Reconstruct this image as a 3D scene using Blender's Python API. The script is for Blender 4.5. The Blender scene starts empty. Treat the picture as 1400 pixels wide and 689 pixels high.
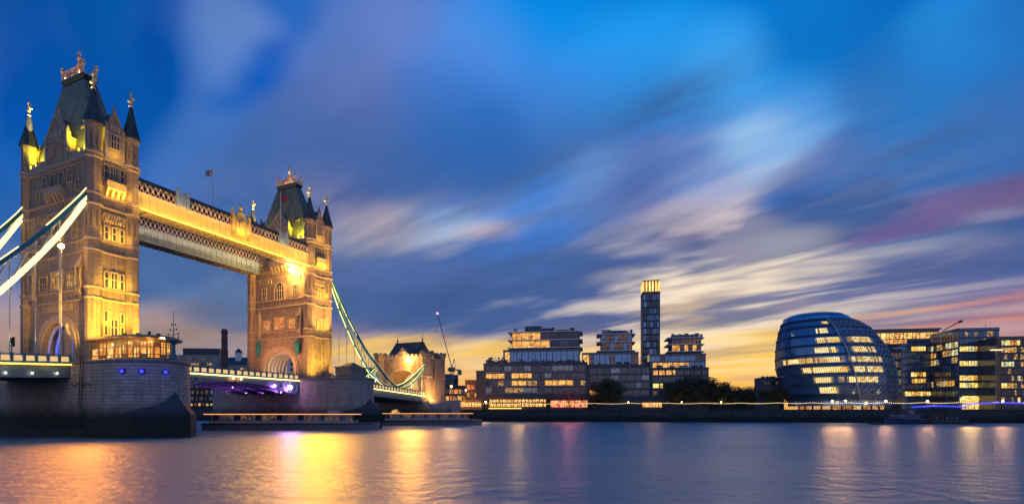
import bpy, bmesh, math, random
from mathutils import Vector, Matrix
random.seed(7)
R = math.radians
C = bpy.context.scene.collection
scene = bpy.context.scene

# ------------------------------------------------------------------ camera
F = 700.0          # focal length in photo pixels (1400 wide)
HORIZON = 562.0    # photo row of the horizon
CAM_H = 4.1        # eye height above the water
cam_data = bpy.data.cameras.new('camera')
cam = bpy.data.objects.new('camera', cam_data); C.objects.link(cam)
cam.location = (0, 0, CAM_H); cam.rotation_euler = (R(90), 0, 0)
cam_data.sensor_width = 36; cam_data.lens = 36 * F / 1400
cam_data.shift_y = (HORIZON - 344.5) / 1400
cam_data.clip_start = .5; cam_data.clip_end = 20000
scene.camera = cam

# ------------------------------------------------------------------ view, sampling
vs = scene.view_settings
vs.view_transform = 'Standard'; vs.look = 'None'; vs.exposure = 0; vs.gamma = 1; vs.use_curve_mapping = False
scene.render.engine = 'CYCLES'
try:
    scene.cycles.use_denoising = True
    scene.cycles.denoiser = 'OPENIMAGEDENOISE'
    scene.cycles.max_bounces = 6; scene.cycles.diffuse_bounces = 2; scene.cycles.glossy_bounces = 3
    scene.cycles.sample_clamp_indirect = 6; scene.cycles.caustics_reflective = False
except Exception: pass

def lin(c):
    return tuple(((v/255)/12.92 if v/255 <= .04045 else ((v/255+.055)/1.055)**2.4) for v in c)

# ------------------------------------------------------------------ sky (world)
SUN_AZ, SUN_EL = R(24), R(2.5)
world = bpy.data.worlds.new('World'); scene.world = world; world.use_nodes = True
nt = world.node_tree; nt.nodes.clear()
class G:
    """tiny node-graph helper"""
    def __init__(s, nt): s.nt = nt
    def n(s, t, **k):
        o = s.nt.nodes.new(t)
        for a, b in k.items(): setattr(o, a, b)
        return o
    def put(s, sock, v):
        if isinstance(v, bpy.types.NodeSocket): s.nt.links.new(v, sock)
        elif v is not None: sock.default_value = v
    def m(s, op, a, b=None, c=None, clamp=False):
        o = s.n('ShaderNodeMath', operation=op, use_clamp=clamp)
        s.put(o.inputs[0], a); s.put(o.inputs[1], b)
        if c is not None: s.put(o.inputs[2], c)
        return o.outputs[0]
    def vm(s, op, a, b=None, scale=None):
        o = s.n('ShaderNodeVectorMath', operation=op)
        s.put(o.inputs[0], a); s.put(o.inputs[1], b)
        if scale is not None: s.put(o.inputs['Scale'], scale)
        return o.outputs['Value'] if op in ('DOT_PRODUCT', 'LENGTH', 'DISTANCE') else o.outputs[0]
    def xyz(s, x, y, z):
        o = s.n('ShaderNodeCombineXYZ'); s.put(o.inputs[0], x); s.put(o.inputs[1], y); s.put(o.inputs[2], z); return o.outputs[0]
    def sep(s, v):
        o = s.n('ShaderNodeSeparateXYZ'); s.put(o.inputs[0], v); return o.outputs
    def noise(s, vec, scale, detail=4, rough=.5, dist=0., dim='3D'):
        o = s.n('ShaderNodeTexNoise', noise_dimensions=dim); s.put(o.inputs['Vector'], vec)
        s.put(o.inputs['Scale'], scale); s.put(o.inputs['Detail'], detail); s.put(o.inputs['Roughness'], rough); s.put(o.inputs['Distortion'], dist)
        return o.outputs
    def mix(s, f, a, b, blend='MIX'):
        o = s.n('ShaderNodeMix', data_type='RGBA', blend_type=blend); s.put(o.inputs[0], f)
        for q, v in ((o.inputs[6], a), (o.inputs[7], b)):
            if isinstance(v, tuple) and len(v) == 3: v = (*v, 1)
            s.put(q, v)
        return o.outputs[2]
    def ramp(s, f, stops):
        o = s.n('ShaderNodeValToRGB'); s.put(o.inputs[0], f); e = o.color_ramp.elements
        while len(e) < len(stops): e.new(.5)
        for q, (p, c) in zip(e, stops): q.position = p; q.color = (*c, 1) if len(c) == 3 else c
        return o.outputs[0]
g = G(nt)
tc = g.n('ShaderNodeTexCoord')
d = g.vm('NORMALIZE', tc.outputs['Generated'])
dx, dy, dz = g.sep(d)
az = g.m('ARCTAN2', dx, dy)
el = g.m('DIVIDE', g.m('MAXIMUM', dz, -.2), g.m('SQRT', g.m('ADD', g.m('MULTIPLY', dx, dx), g.m('ADD', g.m('MULTIPLY', dy, dy), 1e-4))))
# cloud layer: directions projected on a flat layer, streaked along the wind
den = g.m('ADD', g.m('MAXIMUM', dz, 0.0), .075)
qx = g.m('DIVIDE', dx, den); qy = g.m('DIVIDE', dy, den)
WX, WY = -.72, .69
along = g.m('ADD', g.m('MULTIPLY', qx, WX), g.m('MULTIPLY', qy, WY))
cross = g.m('ADD', g.m('MULTIPLY', qx, WY), g.m('MULTIPLY', qy, -WX))
def layer(k, z): return g.xyz(g.m('MULTIPLY', along, k), cross, z)
def smooth(v, lo, hi):
    o = g.n('ShaderNodeMapRange', interpolation_type='SMOOTHSTEP'); g.put(o.inputs[0], v); o.inputs[1].default_value = lo; o.inputs[2].default_value = hi
    return o.outputs[0]
n1 = g.noise(layer(.34, 0.), 1.3, 3, .5, .2)[1]      # colour output -> warp
n2 = g.noise(layer(.36, 3.7), 1.25, 5, .52, .4)[0]
n3 = g.noise(layer(.42, 9.1), .9, 4, .5, .2)[0]
n4 = g.noise(layer(.36, 14.3), 1.5, 4, .5, .3)[0]
nx, ny, nz = g.sep(n1)
elp = g.m('MAXIMUM', el, 0.)
wa = g.m('ADD', az, g.m('MULTIPLY', g.m('SUBTRACT', nx, .5), .26))
we = g.m('ADD', el, g.m('MULTIPLY', g.m('SUBTRACT', ny, .5), g.m('ADD', .03, g.m('MULTIPLY', elp, .30))))
pos = g.xyz(wa, we, 0.)
pos0 = g.xyz(az, el, 0.)
def lobe(px, py, hw, hh, p=None, sharp=-.62):
    a0 = math.atan2(px-700, F); hyp = math.hypot((px-700)/F, 1); e0 = (HORIZON-py)/F/hyp
    ra = 1.15*hw/F/hyp**2; re = 1.15*hh/F/hyp
    dv = g.vm('MULTIPLY', g.vm('SUBTRACT', p or pos, (a0, e0, 0)), (1/ra, 1/re, 0))
    return g.m('EXPONENT', g.m('MULTIPLY', g.vm('DOT_PRODUCT', dv, dv), sharp))
# cloud and clear-sky masses: (photo column, photo row, half width, half height, colour)
MASSES = [
 (40,30,90,70,(8,70,165)), (150,20,60,60,(20,80,172)), (210,45,34,70,(4,56,160)), (60,120,90,70,(2,64,170)), (-200,80,200,200,(0,60,160)), (170,110,40,50,(10,72,172)),
 (300,125,34,18,(14,74,180)), (338,104,26,20,(4,68,178)), (366,66,22,24,(4,66,178)), (400,20,24,26,(14,80,184)), (200,60,24,60,(0,52,156)),
 (300,40,38,60,(108,132,200)), (262,110,40,70,(82,114,192)), (350,90,30,26,(6,76,184)), (398,20,30,36,(24,88,188)), (352,10,30,20,(112,132,200)),
 (450,60,50,50,(92,116,192)), (550,40,60,50,(120,134,208)), (500,130,60,50,(114,118,182)), (430,170,60,50,(92,108,182)), (600,130,50,50,(76,116,206)),
 (655,60,50,50,(100,142,228)), (630,210,70,50,(58,104,196)), (500,215,60,40,(86,106,182)), (300,200,70,60,(76,106,182)), (240,170,50,50,(72,108,186)), (10,250,60,60,(58,100,182)),
 (720,30,60,50,(56,134,230)), (800,110,60,40,(78,142,232)), (750,130,50,40,(86,128,220)), (880,60,90,60,(72,150,238)), (980,110,50,50,(92,166,246)), (1080,140,40,40,(74,146,234)), (1130,55,50,50,(48,112,204)),
 (1300,50,60,50,(66,132,218)), (1390,60,50,60,(58,108,192)), (1250,140,70,50,(58,114,196)), (1360,190,60,50,(70,106,180)), (1190,90,40,40,(54,108,192)),
 (955,148,40,26,(72,108,190)), (1025,188,46,24,(150,192,246)), (1045,215,40,18,(128,174,238)), (870,220,50,36,(84,106,178)), (830,285,50,40,(78,94,166)), (720,290,50,50,(72,120,214)), (790,250,40,40,(112,142,208)),
 (920,215,40,24,(84,118,200)), (965,250,40,24,(122,146,212)), (905,290,40,18,(156,148,182)), (960,292,36,16,(172,158,182)), (1025,300,36,18,(230,214,208)), (1070,342,44,18,(255,244,218)), (1010,352,40,14,(244,222,206)),
 (865,322,40,12,(206,196,200)), (940,312,30,12,(128,118,150)), (750,380,60,30,(84,100,162)), (830,379,26,9,(246,226,194)), (900,372,40,14,(120,122,158)), (1010,378,50,12,(250,234,206)), (960,395,30,12,(150,144,160)),
 (1120,260,50,40,(62,98,180)), (1200,260,60,36,(74,104,176)), (1300,285,60,20,(126,106,152)), (1240,325,80,14,(116,98,152)), (1392,268,44,24,(120,98,142)), (1355,303,34,10,(156,156,190)), (1250,346,60,9,(146,158,204)),
 (1150,385,60,24,(130,126,166)), (1300,380,70,18,(120,110,160)), (1230,410,60,14,(156,122,150)), (1390,420,60,16,(238,152,110)), (1310,428,60,14,(226,146,112)), (1230,440,60,12,(226,164,130)), (1400,470,120,30,(226,146,100)),
 (500,295,40,16,(206,170,166)), (455,270,40,24,(122,112,168)), (560,300,34,20,(118,160,224)), (612,305,36,16,(126,168,228)), (655,314,26,9,(222,186,178)), (600,365,70,24,(84,104,170)), (690,335,50,24,(80,112,188)),
 (620,420,100,26,(70,92,152)), (720,430,70,22,(82,96,150)), (820,430,70,20,(90,98,148)), (500,400,50,26,(98,112,164)), (540,440,60,14,(96,100,144)), (480,450,50,12,(168,140,136)),
 (220,370,50,40,(84,110,166)), (300,400,60,30,(102,120,168)), (110,380,60,40,(80,106,166)), (10,390,40,40,(132,136,170)), (15,445,40,24,(202,164,128)), (230,435,60,14,(188,160,142)), (300,465,70,12,(172,150,142)), (290,430,50,12,(110,118,156)), (120,490,160,30,(150,136,140)),
 (560,474,100,13,(250,212,124)), (640,480,60,14,(254,214,118)), (760,474,50,14,(240,204,130)), (800,462,50,9,(130,120,146)), (1010,438,70,12,(156,148,150)), (940,420,30,12,(214,190,156)), (945,470,50,20,(250,218,134)), (1030,490,70,34,(255,218,116)), (1030,455,40,9,(250,222,150)), (1095,412,30,8,(230,200,160)),
 (1130,440,60,16,(170,150,150)), (900,535,300,26,(252,200,112)), (400,560,300,18,(196,154,124)),
 (700,-320,900,260,(20,80,175)), (1900,300,400,300,(60,90,160)),
]
acc_c = None; acc_w = None
for (px, py, hw, hh, col) in MASSES:
    w = lobe(px, py, hw, hh, None, -1.0)
    cw = g.vm('SCALE', tuple(lin(col)), scale=w)
    acc_c = cw if acc_c is None else g.vm('ADD', acc_c, cw)
    acc_w = w if acc_w is None else g.m('ADD', acc_w, w)
BASE_W = .004
base = g.ramp(el, [(0., lin((214,186,186))), (.12, lin((176,174,206))), (.45, lin((90,148,228))), (1., lin((64,120,210)))])
acc_c = g.vm('ADD', acc_c, g.vm('SCALE', base, scale=BASE_W)); acc_w = g.m('ADD', acc_w, BASE_W)
skyc = g.vm('SCALE', acc_c, scale=g.m('DIVIDE', 1., acc_w))
# broken cloud: dark slate banks, pale lit edges near the sunset, thin mauve streaks overhead
bank = g.m('MULTIPLY', smooth(n2, .43, .56), g.m('ADD', g.m('ADD', g.m('ADD', lobe(850, 250, 120, 70, pos0), lobe(1200, 270, 200, 80, pos0)), g.m('ADD', g.m('MULTIPLY', lobe(430, 190, 190, 110, pos0), .7), lobe(955, 150, 60, 34, pos0))), g.m('ADD', lobe(660, 375, 330, 80, pos0), lobe(1250, 330, 260, 130, pos0)), g.m('MULTIPLY', lobe(900, 440, 300, 50, pos0), .5)), None, clamp=True)
skyc = g.mix(g.m('MULTIPLY', bank, .74), skyc, lin((66, 88, 146)))
mauve = g.m('MULTIPLY', smooth(n3, .50, .62), g.m('ADD', lobe(330, 60, 260, 150, pos0), lobe(480, 180, 220, 120, pos0)), None, clamp=True)
skyc = g.mix(g.m('MULTIPLY', mauve, .3), skyc, lin((112, 126, 190)))
lit = g.m('MULTIPLY', smooth(n4, .48, .64), g.m('ADD', g.m('ADD', lobe(1005, 352, 115, 52, pos0), g.m('MULTIPLY', lobe(940, 440, 220, 50, pos0), .6)), g.m('ADD', g.m('MULTIPLY', lobe(560, 320, 110, 34, pos0), .42), g.m('MULTIPLY', lobe(1020, 205, 80, 40, pos0), .25))), None, clamp=True)
skyc = g.mix(g.m('MULTIPLY', lit, .85), skyc, lin((255, 238, 205)))
streak = g.m('ADD', g.m('MULTIPLY', g.m('SUBTRACT', n2, .5), .5), g.m('MULTIPLY', g.m('SUBTRACT', n4, .5), .4))
skyc = g.vm('SCALE', skyc, scale=g.m('ADD', 1.02, g.m('MULTIPLY', streak, 1.35)))
nish = g.n('ShaderNodeTexSky', sky_type='NISHITA', sun_disc=False, sun_elevation=SUN_EL, sun_rotation=SUN_AZ)
hs_ = g.n('ShaderNodeHueSaturation'); hs_.inputs['Hue'].default_value = .489; hs_.inputs['Saturation'].default_value = 1.06; g.put(hs_.inputs['Color'], skyc); skyc = hs_.outputs[0]
bg1 = g.n('ShaderNodeBackground'); g.put(bg1.inputs[0], skyc); bg1.inputs[1].default_value = .97
bg2 = g.n('ShaderNodeBackground'); g.put(bg2.inputs[0], nish.outputs[0]); bg2.inputs[1].default_value = .003
ads = g.n('ShaderNodeAddShader'); nt.links.new(bg1.outputs[0], ads.inputs[0]); nt.links.new(bg2.outputs[0], ads.inputs[1])
wo = g.n('ShaderNodeOutputWorld'); nt.links.new(ads.outputs[0], wo.inputs[0])
try: world.cycles.sampling_method = 'MANUAL'; world.cycles.sample_map_resolution = 512
except Exception: pass

# ------------------------------------------------------------------ the last of the sun
sd = bpy.data.lights.new('sun', 'SUN'); sd.energy = .10; sd.angle = R(30); sd.color = (1, .72, .45)
so = bpy.data.objects.new('sun', sd); C.objects.link(so)
so.rotation_euler = Vector((-math.sin(SUN_AZ)*math.cos(SUN_EL), -math.cos(SUN_AZ)*math.cos(SUN_EL), -math.sin(SUN_EL))).to_track_quat('-Z', 'Y').to_euler()

# ------------------------------------------------------------------ materials
MATS = {}
def new_mat(name):
    m = bpy.data.materials.new(name); m.use_nodes = True; m.node_tree.nodes.clear(); gg = G(m.node_tree)
    out = gg.n('ShaderNodeOutputMaterial'); b = gg.n('ShaderNodeBsdfPrincipled')
    m.node_tree.links.new(b.outputs[0], out.inputs[0]); MATS[name] = m
    return m, gg, b
def plain(name, col, rough=.6, metal=0., var=.25, scale=1.5, bump=.0, spec=.5):
    m, gg, b = new_mat(name); t = gg.n('ShaderNodeTexCoord').outputs['Object']
    n = gg.noise(t, scale, 5, .6)[0]
    f = gg.m('ADD', 1-var, gg.m('MULTIPLY', n, 2*var))
    gg.put(b.inputs['Base Color'], gg.vm('SCALE', tuple(col), scale=f))
    gg.put(b.inputs['Roughness'], gg.m('ADD', rough-.08, gg.m('MULTIPLY', n, .16))); b.inputs['Metallic'].default_value = metal
    b.inputs['Specular IOR Level'].default_value = spec
    if bump:
        bp = gg.n('ShaderNodeBump'); bp.inputs['Strength'].default_value = bump; bp.inputs['Distance'].default_value = .05
        gg.put(bp.inputs['Height'], gg.noise(t, scale*5, 4, .6)[0]); gg.put(b.inputs['Normal'], bp.outputs[0])
    return m
def masonry(name, c1, c2, mortar, bw=1.1, rh=.42, rough=.85, var=.35, tide=None, bump=.5):
    m, gg, b = new_mat(name); t = gg.n('ShaderNodeTexCoord').outputs['Object']
    x, y, z = gg.sep(t)
    v = gg.xyz(gg.m('ADD', x, gg.m('MULTIPLY', y, 1.013)), z, 0.)
    br = gg.n('ShaderNodeTexBrick'); gg.put(br.inputs['Vector'], v)
    for k, q in (('Color1', c1), ('Color2', c2), ('Mortar', mortar)): br.inputs[k].default_value = (*q, 1)
    br.inputs['Scale'].default_value = 1; br.inputs['Mortar Size'].default_value = .03; br.inputs['Brick Width'].default_value = bw
    br.inputs['Row Height'].default_value = rh; br.inputs['Bias'].default_value = -.1
    n = gg.noise(t, .55, 6, .65)[0]; nf = gg.noise(t, 5., 4, .6)[0]
    f = gg.m('ADD', 1-var, gg.m('ADD', gg.m('MULTIPLY', n, 1.4*var), gg.m('MULTIPLY', nf, .6*var)))
    col = gg.vm('SCALE', br.outputs['Color'], scale=f)
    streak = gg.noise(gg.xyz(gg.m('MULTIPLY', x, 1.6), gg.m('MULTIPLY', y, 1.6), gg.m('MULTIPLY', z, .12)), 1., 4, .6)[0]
    soot_shade = gg.m('MULTIPLY', gg.m('SUBTRACT', streak, .48, clamp=True), 3.0, clamp=True)  # sooty streaks, deepened to paint shadow lines into the stone
    col = gg.mix(soot_shade, col, tuple(.35*q for q in c1))
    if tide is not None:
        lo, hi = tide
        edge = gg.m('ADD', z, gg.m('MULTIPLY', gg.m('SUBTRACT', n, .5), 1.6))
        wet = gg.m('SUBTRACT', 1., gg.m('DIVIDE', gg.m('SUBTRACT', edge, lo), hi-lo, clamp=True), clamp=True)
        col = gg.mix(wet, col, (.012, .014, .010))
    gg.put(b.inputs['Base Color'], col); b.inputs['Roughness'].default_value = rough
    bp = gg.n('ShaderNodeBump'); bp.inputs['Strength'].default_value = bump; bp.inputs['Distance'].default_value = .06
    gg.put(bp.inputs['Height'], gg.m('ADD', gg.m('MULTIPLY', br.outputs['Fac'], -.7), gg.m('MULTIPLY', nf, .6))); gg.put(b.inputs['Normal'], bp.outputs[0])
    return m
def slate(name, c, row=.5):
    m = masonry(name, c, tuple(.6*q for q in c), tuple(.4*q for q in c), row*.9, row, .55, .4, None, .7); return m
def glow(name, col, strength, base=(.3, .25, .2), var=0., scale=1.):
    m, gg, b = new_mat(name)
    b.inputs['Base Color'].default_value = (*base, 1); b.inputs['Roughness'].default_value = .5
    b.inputs['Emission Color'].default_value = (*col, 1)
    if var:
        t = gg.n('ShaderNodeTexCoord').outputs['Object']
        n = gg.noise(t, scale, 3, .6)[0]
        gg.put(b.inputs['Emission Strength'], gg.m('MULTIPLY', strength, gg.m('ADD', 1-var, gg.m('MULTIPLY', n, 2*var))))
    else: b.inputs['Emission Strength'].default_value = strength
    return m
def room(name, cols, strength, scale=.7):
    """a lit room behind a window: blinds, furniture and lamps make it patchy"""
    m, gg, b = new_mat(name); t = gg.n('ShaderNodeTexCoord').outputs['Object']
    x, y, z = gg.sep(t)
    v = gg.xyz(gg.m('ADD', x, y), gg.m('MULTIPLY', z, 1.4), gg.m('MULTIPLY', x, .3))
    vo = gg.n('ShaderNodeTexVoronoi'); gg.put(vo.inputs['Vector'], v); vo.inputs['Scale'].default_value = scale
    n = gg.noise(v, scale*2.2, 3, .6)[0]
    r, q, s = gg.sep(vo.outputs['Color'])
    k = gg.m('ADD', gg.m('MULTIPLY', r, .55), gg.m('MULTIPLY', n, .6))
    col = gg.ramp(k, [(.2, cols[0]), (.5, cols[1]), (.85, cols[2])])
    b.inputs['Base Color'].default_value = (.05, .05, .05, 1); b.inputs['Roughness'].default_value = .15
    gg.put(b.inputs['Emission Color'], col); b.inputs['Emission Strength'].default_value = strength
    return m
def glass(name, col=(.02, .03, .045), rough=.08, spec=.8, metal=0.):
    m, gg, b = new_mat(name); t = gg.n('ShaderNodeTexCoord').outputs['Object']
    n = gg.noise(t, .45, 3, .6)[0]
    gg.put(b.inputs['Base Color'], gg.vm('SCALE', tuple(col), scale=gg.m('ADD', .4, gg.m('MULTIPLY', n, 1.3))))
    b.inputs['Roughness'].default_value = rough; b.inputs['Specular IOR Level'].default_value = spec; b.inputs['Metallic'].default_value = metal
    bp = gg.n('ShaderNodeBump'); bp.inputs['Strength'].default_value = .06; bp.inputs['Distance'].default_value = .3
    gg.put(bp.inputs['Height'], gg.noise(t, .8, 2, .5)[0]); gg.put(b.inputs['Normal'], bp.outputs[0])
    return m
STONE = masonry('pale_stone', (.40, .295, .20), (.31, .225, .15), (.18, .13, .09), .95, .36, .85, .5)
TRIM = plain('stone_trim', (.42, .32, .22), .8, var=.3, bump=.3)
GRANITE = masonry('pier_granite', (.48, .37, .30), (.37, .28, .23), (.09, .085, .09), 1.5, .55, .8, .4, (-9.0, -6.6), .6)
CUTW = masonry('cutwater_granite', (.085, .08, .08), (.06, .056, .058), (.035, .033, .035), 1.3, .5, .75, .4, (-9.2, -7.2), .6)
SLATE = slate('slate', (.075, .078, .085), .55)
ROOFM = slate('roof_slate', (.20, .195, .125), .7)
GOLD = plain('gilding', (.85, .62, .25), .4, .35, var=.12)
GILT = plain('gilt_paint', (.70, .48, .16), .5, .3, var=.2)
TEAL = plain('teal_paint', (.02, .16, .21), .4, var=.2)
BLUEW = plain('pale_blue_paint', (.30, .40, .45), .45, var=.2)
CREAM = plain('cream_paint', (.66, .50, .22), .5, var=.12)
IRON = plain('dark_iron', (.03, .035, .04), .5, .4, var=.3)
ASPH = plain('asphalt', (.045, .045, .048), .9, var=.3, scale=3)
WOOD = plain('varnished_wood', (.34, .17, .06), .4, var=.35)
WHITE = plain('white_paint', (.75, .73, .70), .5, var=.1)
DGLASS = glass('dark_glass', (.03, .045, .065))
OGL = glass('office_glass', (.09, .18, .29), .1, .9, .3)
OGD = glass('office_glass_dark', (.03, .045, .06), .14, .8)
WARM = room('warm_room', [lin((120,60,20)), lin((236,160,60)), lin((255,220,130))], 1.1, 1.1)
RED = room('red_lit_room', [lin((130,50,24)), lin((236,110,44)), lin((255,190,100))], 1.0, 1.3)
DIM = room('dim_room', [lin((22,24,34)), lin((44,44,52)), lin((128,84,48))], .8, 1.1)
APTS = room('apartment_sparkle', [lin((22,18,22)), lin((60,44,36)), lin((250,190,100))], 1.2, 2.2)
LED = glow('led_cream', lin((255,214,128)), 4.2)
LEDW = glow('led_white', lin((255,226,150)), 2.2)
LEDG = glow('led_greenish', lin((226,244,140)), 1.5)
LEDY = glow('led_amber', lin((255,190,70)), 3.0)
LAMPG = glow('lamp_globe', lin((255,196,96)), 40.)

# ------------------------------------------------------------------ mesh helpers
class MB:
    def __init__(s): s.v = []; s.f = []; s.k = []
    def add(s, pts): i = len(s.v); s.v += [tuple(p) for p in pts]; return i
    def face(s, ids, m=0): s.f.append(tuple(ids)); s.k.append(m)
    def poly(s, pts, m=0): i = s.add(pts); s.face(range(i, i+len(pts)), m)
    def box(s, x0, x1, y0, y1, z0, z1, m=0):
        i = s.add([(x, y, z) for z in (z0, z1) for y in (y0, y1) for x in (x0, x1)])
        for q in ((0,2,3,1), (4,5,7,6), (0,1,5,4), (2,6,7,3), (0,4,6,2), (1,3,7,5)): s.face([i+a for a in q], m)
    def loft(s, rings, m=0, caps=True, closed=True):
        n = len(rings[0]); b = [s.add(r) for r in rings]
        for a, c in zip(b, b[1:]):
            for j in range(n if closed else n-1):
                k = (j+1) % n; s.face((a+j, a+k, c+k, c+j), m)
        if caps:
            s.face(range(b[0]+n-1, b[0]-1, -1), m); s.face(range(b[-1], b[-1]+n), m)
    def prism(s, poly, z0, z1, m=0): s.loft([[(x, y, z0) for x, y in poly], [(x, y, z1) for x, y in poly]], m)
    def exy(s, poly, y0, y1, m=0): s.loft([[(x, y0, z) for x, z in poly], [(x, y1, z) for x, z in poly]], m)
    def exx(s, poly, x0, x1, m=0): s.loft([[(x0, y, z) for y, z in poly], [(x1, y, z) for y, z in poly]], m)
    def lathe(s, cx, cy, prof, n=8, m=0, ph=None):
        ph = math.pi/n if ph is None else ph
        s.loft([[(cx+r*math.cos(ph+2*math.pi*j/n), cy+r*math.sin(ph+2*math.pi*j/n), z) for j in range(n)] for r, z in prof], m)
    def tube(s, p, q, r, n=6, m=0, r2=None):
        p, q = Vector(p), Vector(q); d = (q-p)
        if d.length < 1e-6: return
        d.normalize(); u = d.orthogonal().normalized(); w = d.cross(u); r2 = r if r2 is None else r2
        s.loft([[tuple(c+rr*(math.cos(2*math.pi*j/n)*u+math.sin(2*math.pi*j/n)*w)) for j in range(n)] for c, rr in ((p, r), (q, r2))], m)
    def path(s, pts, r, n=6, m=0):
        for a, b in zip(pts, pts[1:]): s.tube(a, b, r, n, m)
    def beam(s, p, q, w, h, m=0, up=(0, 0, 1)):
        p, q = Vector(p), Vector(q); d = (q-p).normalized(); sd_ = d.cross(Vector(up)).normalized(); u = sd_.cross(d)
        s.loft([[tuple(c+a*w/2*sd_+b*h/2*u) for a, b in ((-1,-1), (1,-1), (1,1), (-1,1))] for c in (p, q)], m)
    def ball(s, c, r, n=8, m=0, sz=1.):
        x, y, z = c
        s.lathe(x, y, [(max(.02, math.sin(math.pi*i/6))*r, z-sz*r*math.cos(math.pi*i/6)) for i in range(7)], n, m)
    def build(s, name, mats, parent=None, smooth=False):
        me = bpy.data.meshes.new(name); me.from_pydata(s.v, [], s.f)
        for m in (mats if isinstance(mats, (list, tuple)) else [mats]): me.materials.append(m)
        me.polygons.foreach_set('material_index', s.k)
        bm = bmesh.new(); bm.from_mesh(me); bmesh.ops.recalc_face_normals(bm, faces=bm.faces); bm.to_mesh(me); bm.free()
        if smooth: me.polygons.foreach_set('use_smooth', [True]*len(me.polygons))
        o = bpy.data.objects.new(name, me); C.objects.link(o)
        if parent: o.parent = parent
        return o
def thing(name, label, cat, loc=(0, 0, 0), rz=0, group=None):
    o = bpy.data.objects.new(name, None); C.objects.link(o); o.empty_display_size = .5
    o.location = loc; o.rotation_euler = (0, 0, rz); return tag(o, label, cat, group)
def tag(o, label, cat, group=None):
    o['label'] = label; o['category'] = cat
    if group: o['group'] = group
    return o
def struct(name, mb, mats): o = mb.build(name, mats); o['kind'] = 'structure'; return o
def copy_tree(o, parent=None):
    c = o.copy(); C.objects.link(c)
    if parent: c.parent = parent
    for ch in list(o.children): copy_tree(ch, c)
    return c
def lamp(kind, loc, power, col, parent=None, aim=None, size=.3, angle=90, blend=.6, sy=None):
    l = bpy.data.lights.new(kind.lower()+'_lamp', kind); l.energy = power; l.color = col
    o = bpy.data.objects.new('light', l); C.objects.link(o); o.location = loc
    if parent: o.parent = parent
    if aim is not None: o.rotation_euler = (Vector(aim)-Vector(loc)).to_track_quat('-Z', 'Y').to_euler()
    if kind == 'SPOT': l.spot_size = R(angle); l.spot_blend = blend; l.shadow_soft_size = size
    elif kind == 'AREA':
        l.shape = 'RECTANGLE'; l.size = size; l.size_y = sy or size
    else: l.shadow_soft_size = size
    return o
YEL = (1, .57, .05); AMB = (1, .50, .13); LIME = (1, .84, .03); PURP = (.55, .12, 1.)

# ------------------------------------------------------------------ bridge frame (x west, y south, z up from the road)
YAW = .413
AX = Vector((math.sin(YAW), math.cos(YAW), 0)); WE = Vector((math.cos(YAW), -math.sin(YAW), 0))
Z0 = 12.2                       # road level above the water
T1 = Vector((-77.9, 92.2, Z0)); SEP = 47.3; T2 = T1+AX*SEP; T3 = T2+AX*50
def px_on(px, yl, T):           # local x of the photo column px on the line y = yl
    r = (px-700)/F; a = T+AX*yl
    return (r*a.y-a.x)/(WE.x-r*WE.y)
def at(px, D, z=0.): return Vector(((px-700)/F*D, D, z))
def zpx(py, D): return CAM_H+(HORIZON-py)/F*D

# ------------------------------------------------------------------ setting: river, bed, far bank
def ring_xy(x0, x1, y0, y1): return [(x0, y0), (x1, y0), (x1, y1), (x0, y1)]
m, gg, b = new_mat('river_water'); t = gg.n('ShaderNodeTexCoord').outputs['Object']
x, y, z = gg.sep(t)
b.inputs['Base Color'].default_value = (.085, .175, .20, 1); b.inputs['IOR'].default_value = 1.45
b.inputs['Specular IOR Level'].default_value = .9; b.inputs['Specular Tint'].default_value = (.93, .98, 1, 1)
w1 = gg.noise(gg.xyz(gg.m('MULTIPLY', x, .9), y, 0.), .7, 4, .6)[0]
w2 = gg.noise(gg.xyz(gg.m('MULTIPLY', x, .28), y, 5.), .09, 3, .6)[0]
gg.put(b.inputs['Roughness'], gg.m('ADD', .36, gg.m('MULTIPLY', w2, .16)))
bp = gg.n('ShaderNodeBump'); bp.inputs['Strength'].default_value = .6; bp.inputs['Distance'].default_value = .3
gg.put(bp.inputs['Height'], gg.m('ADD', gg.m('MULTIPLY', w1, .9), gg.m('MULTIPLY', w2, 1.6))); gg.put(b.inputs['Normal'], bp.outputs[0])
WATER = m
mb = MB(); mb.poly([(-3000, -300, 0), (3000, -300, 0), (3000, 1500, 0), (-3000, 1500, 0)]); struct('river', mb, WATER)
mb = MB(); mb.poly([(-9000, -9000, -7), (9000, -9000, -7), (9000, 9000, -7), (-9000, 9000, -7)])
struct('ground', mb, plain('river_bed', (.05, .045, .04), .9))
BK = lambda x_: 205-.15*x_                 # water edge of the far bank
BANK_Z = 4.75
mb = MB(); mb.prism([(-700, BK(-700)+.6), (900, BK(900)+.6), (900, 2600), (-700, 2600)], -6.5, BANK_Z)
PAVE = plain('promenade_paving', (.16, .15, .145), .8, var=.3)
struct('south_bank_pavement', mb, PAVE)
bank_ang = math.atan2(-.15, 1)
mb = MB()
mb.loft([[(x_, BK(x_)+o_, z_) for o_, z_ in ((-.55, -6.2), (.0, BANK_Z-.3), (-.2, BANK_Z-.3), (-.2, BANK_Z+.06), (.58, BANK_Z+.06), (.58, -6.2))] for x_ in (-25, 1, 40, 90, 140, 320)])
tag(mb.build('river_wall', masonry('river_wall_stone', (.075, .07, .066), (.05, .047, .046), (.03, .03, .03), 1.4, .5, .85, .45, (1.2, 3.0))), 'long dark stone river wall below the promenade', 'embankment wall')
mb = MB()
mb.loft([[(x_, BK(x_)+o_, z_) for o_, z_ in ((-.5, -6.2), (.0, BANK_Z-.3), (.5, BANK_Z), (.58, -6.2))] for x_ in (-500, -60, -43)])
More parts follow.
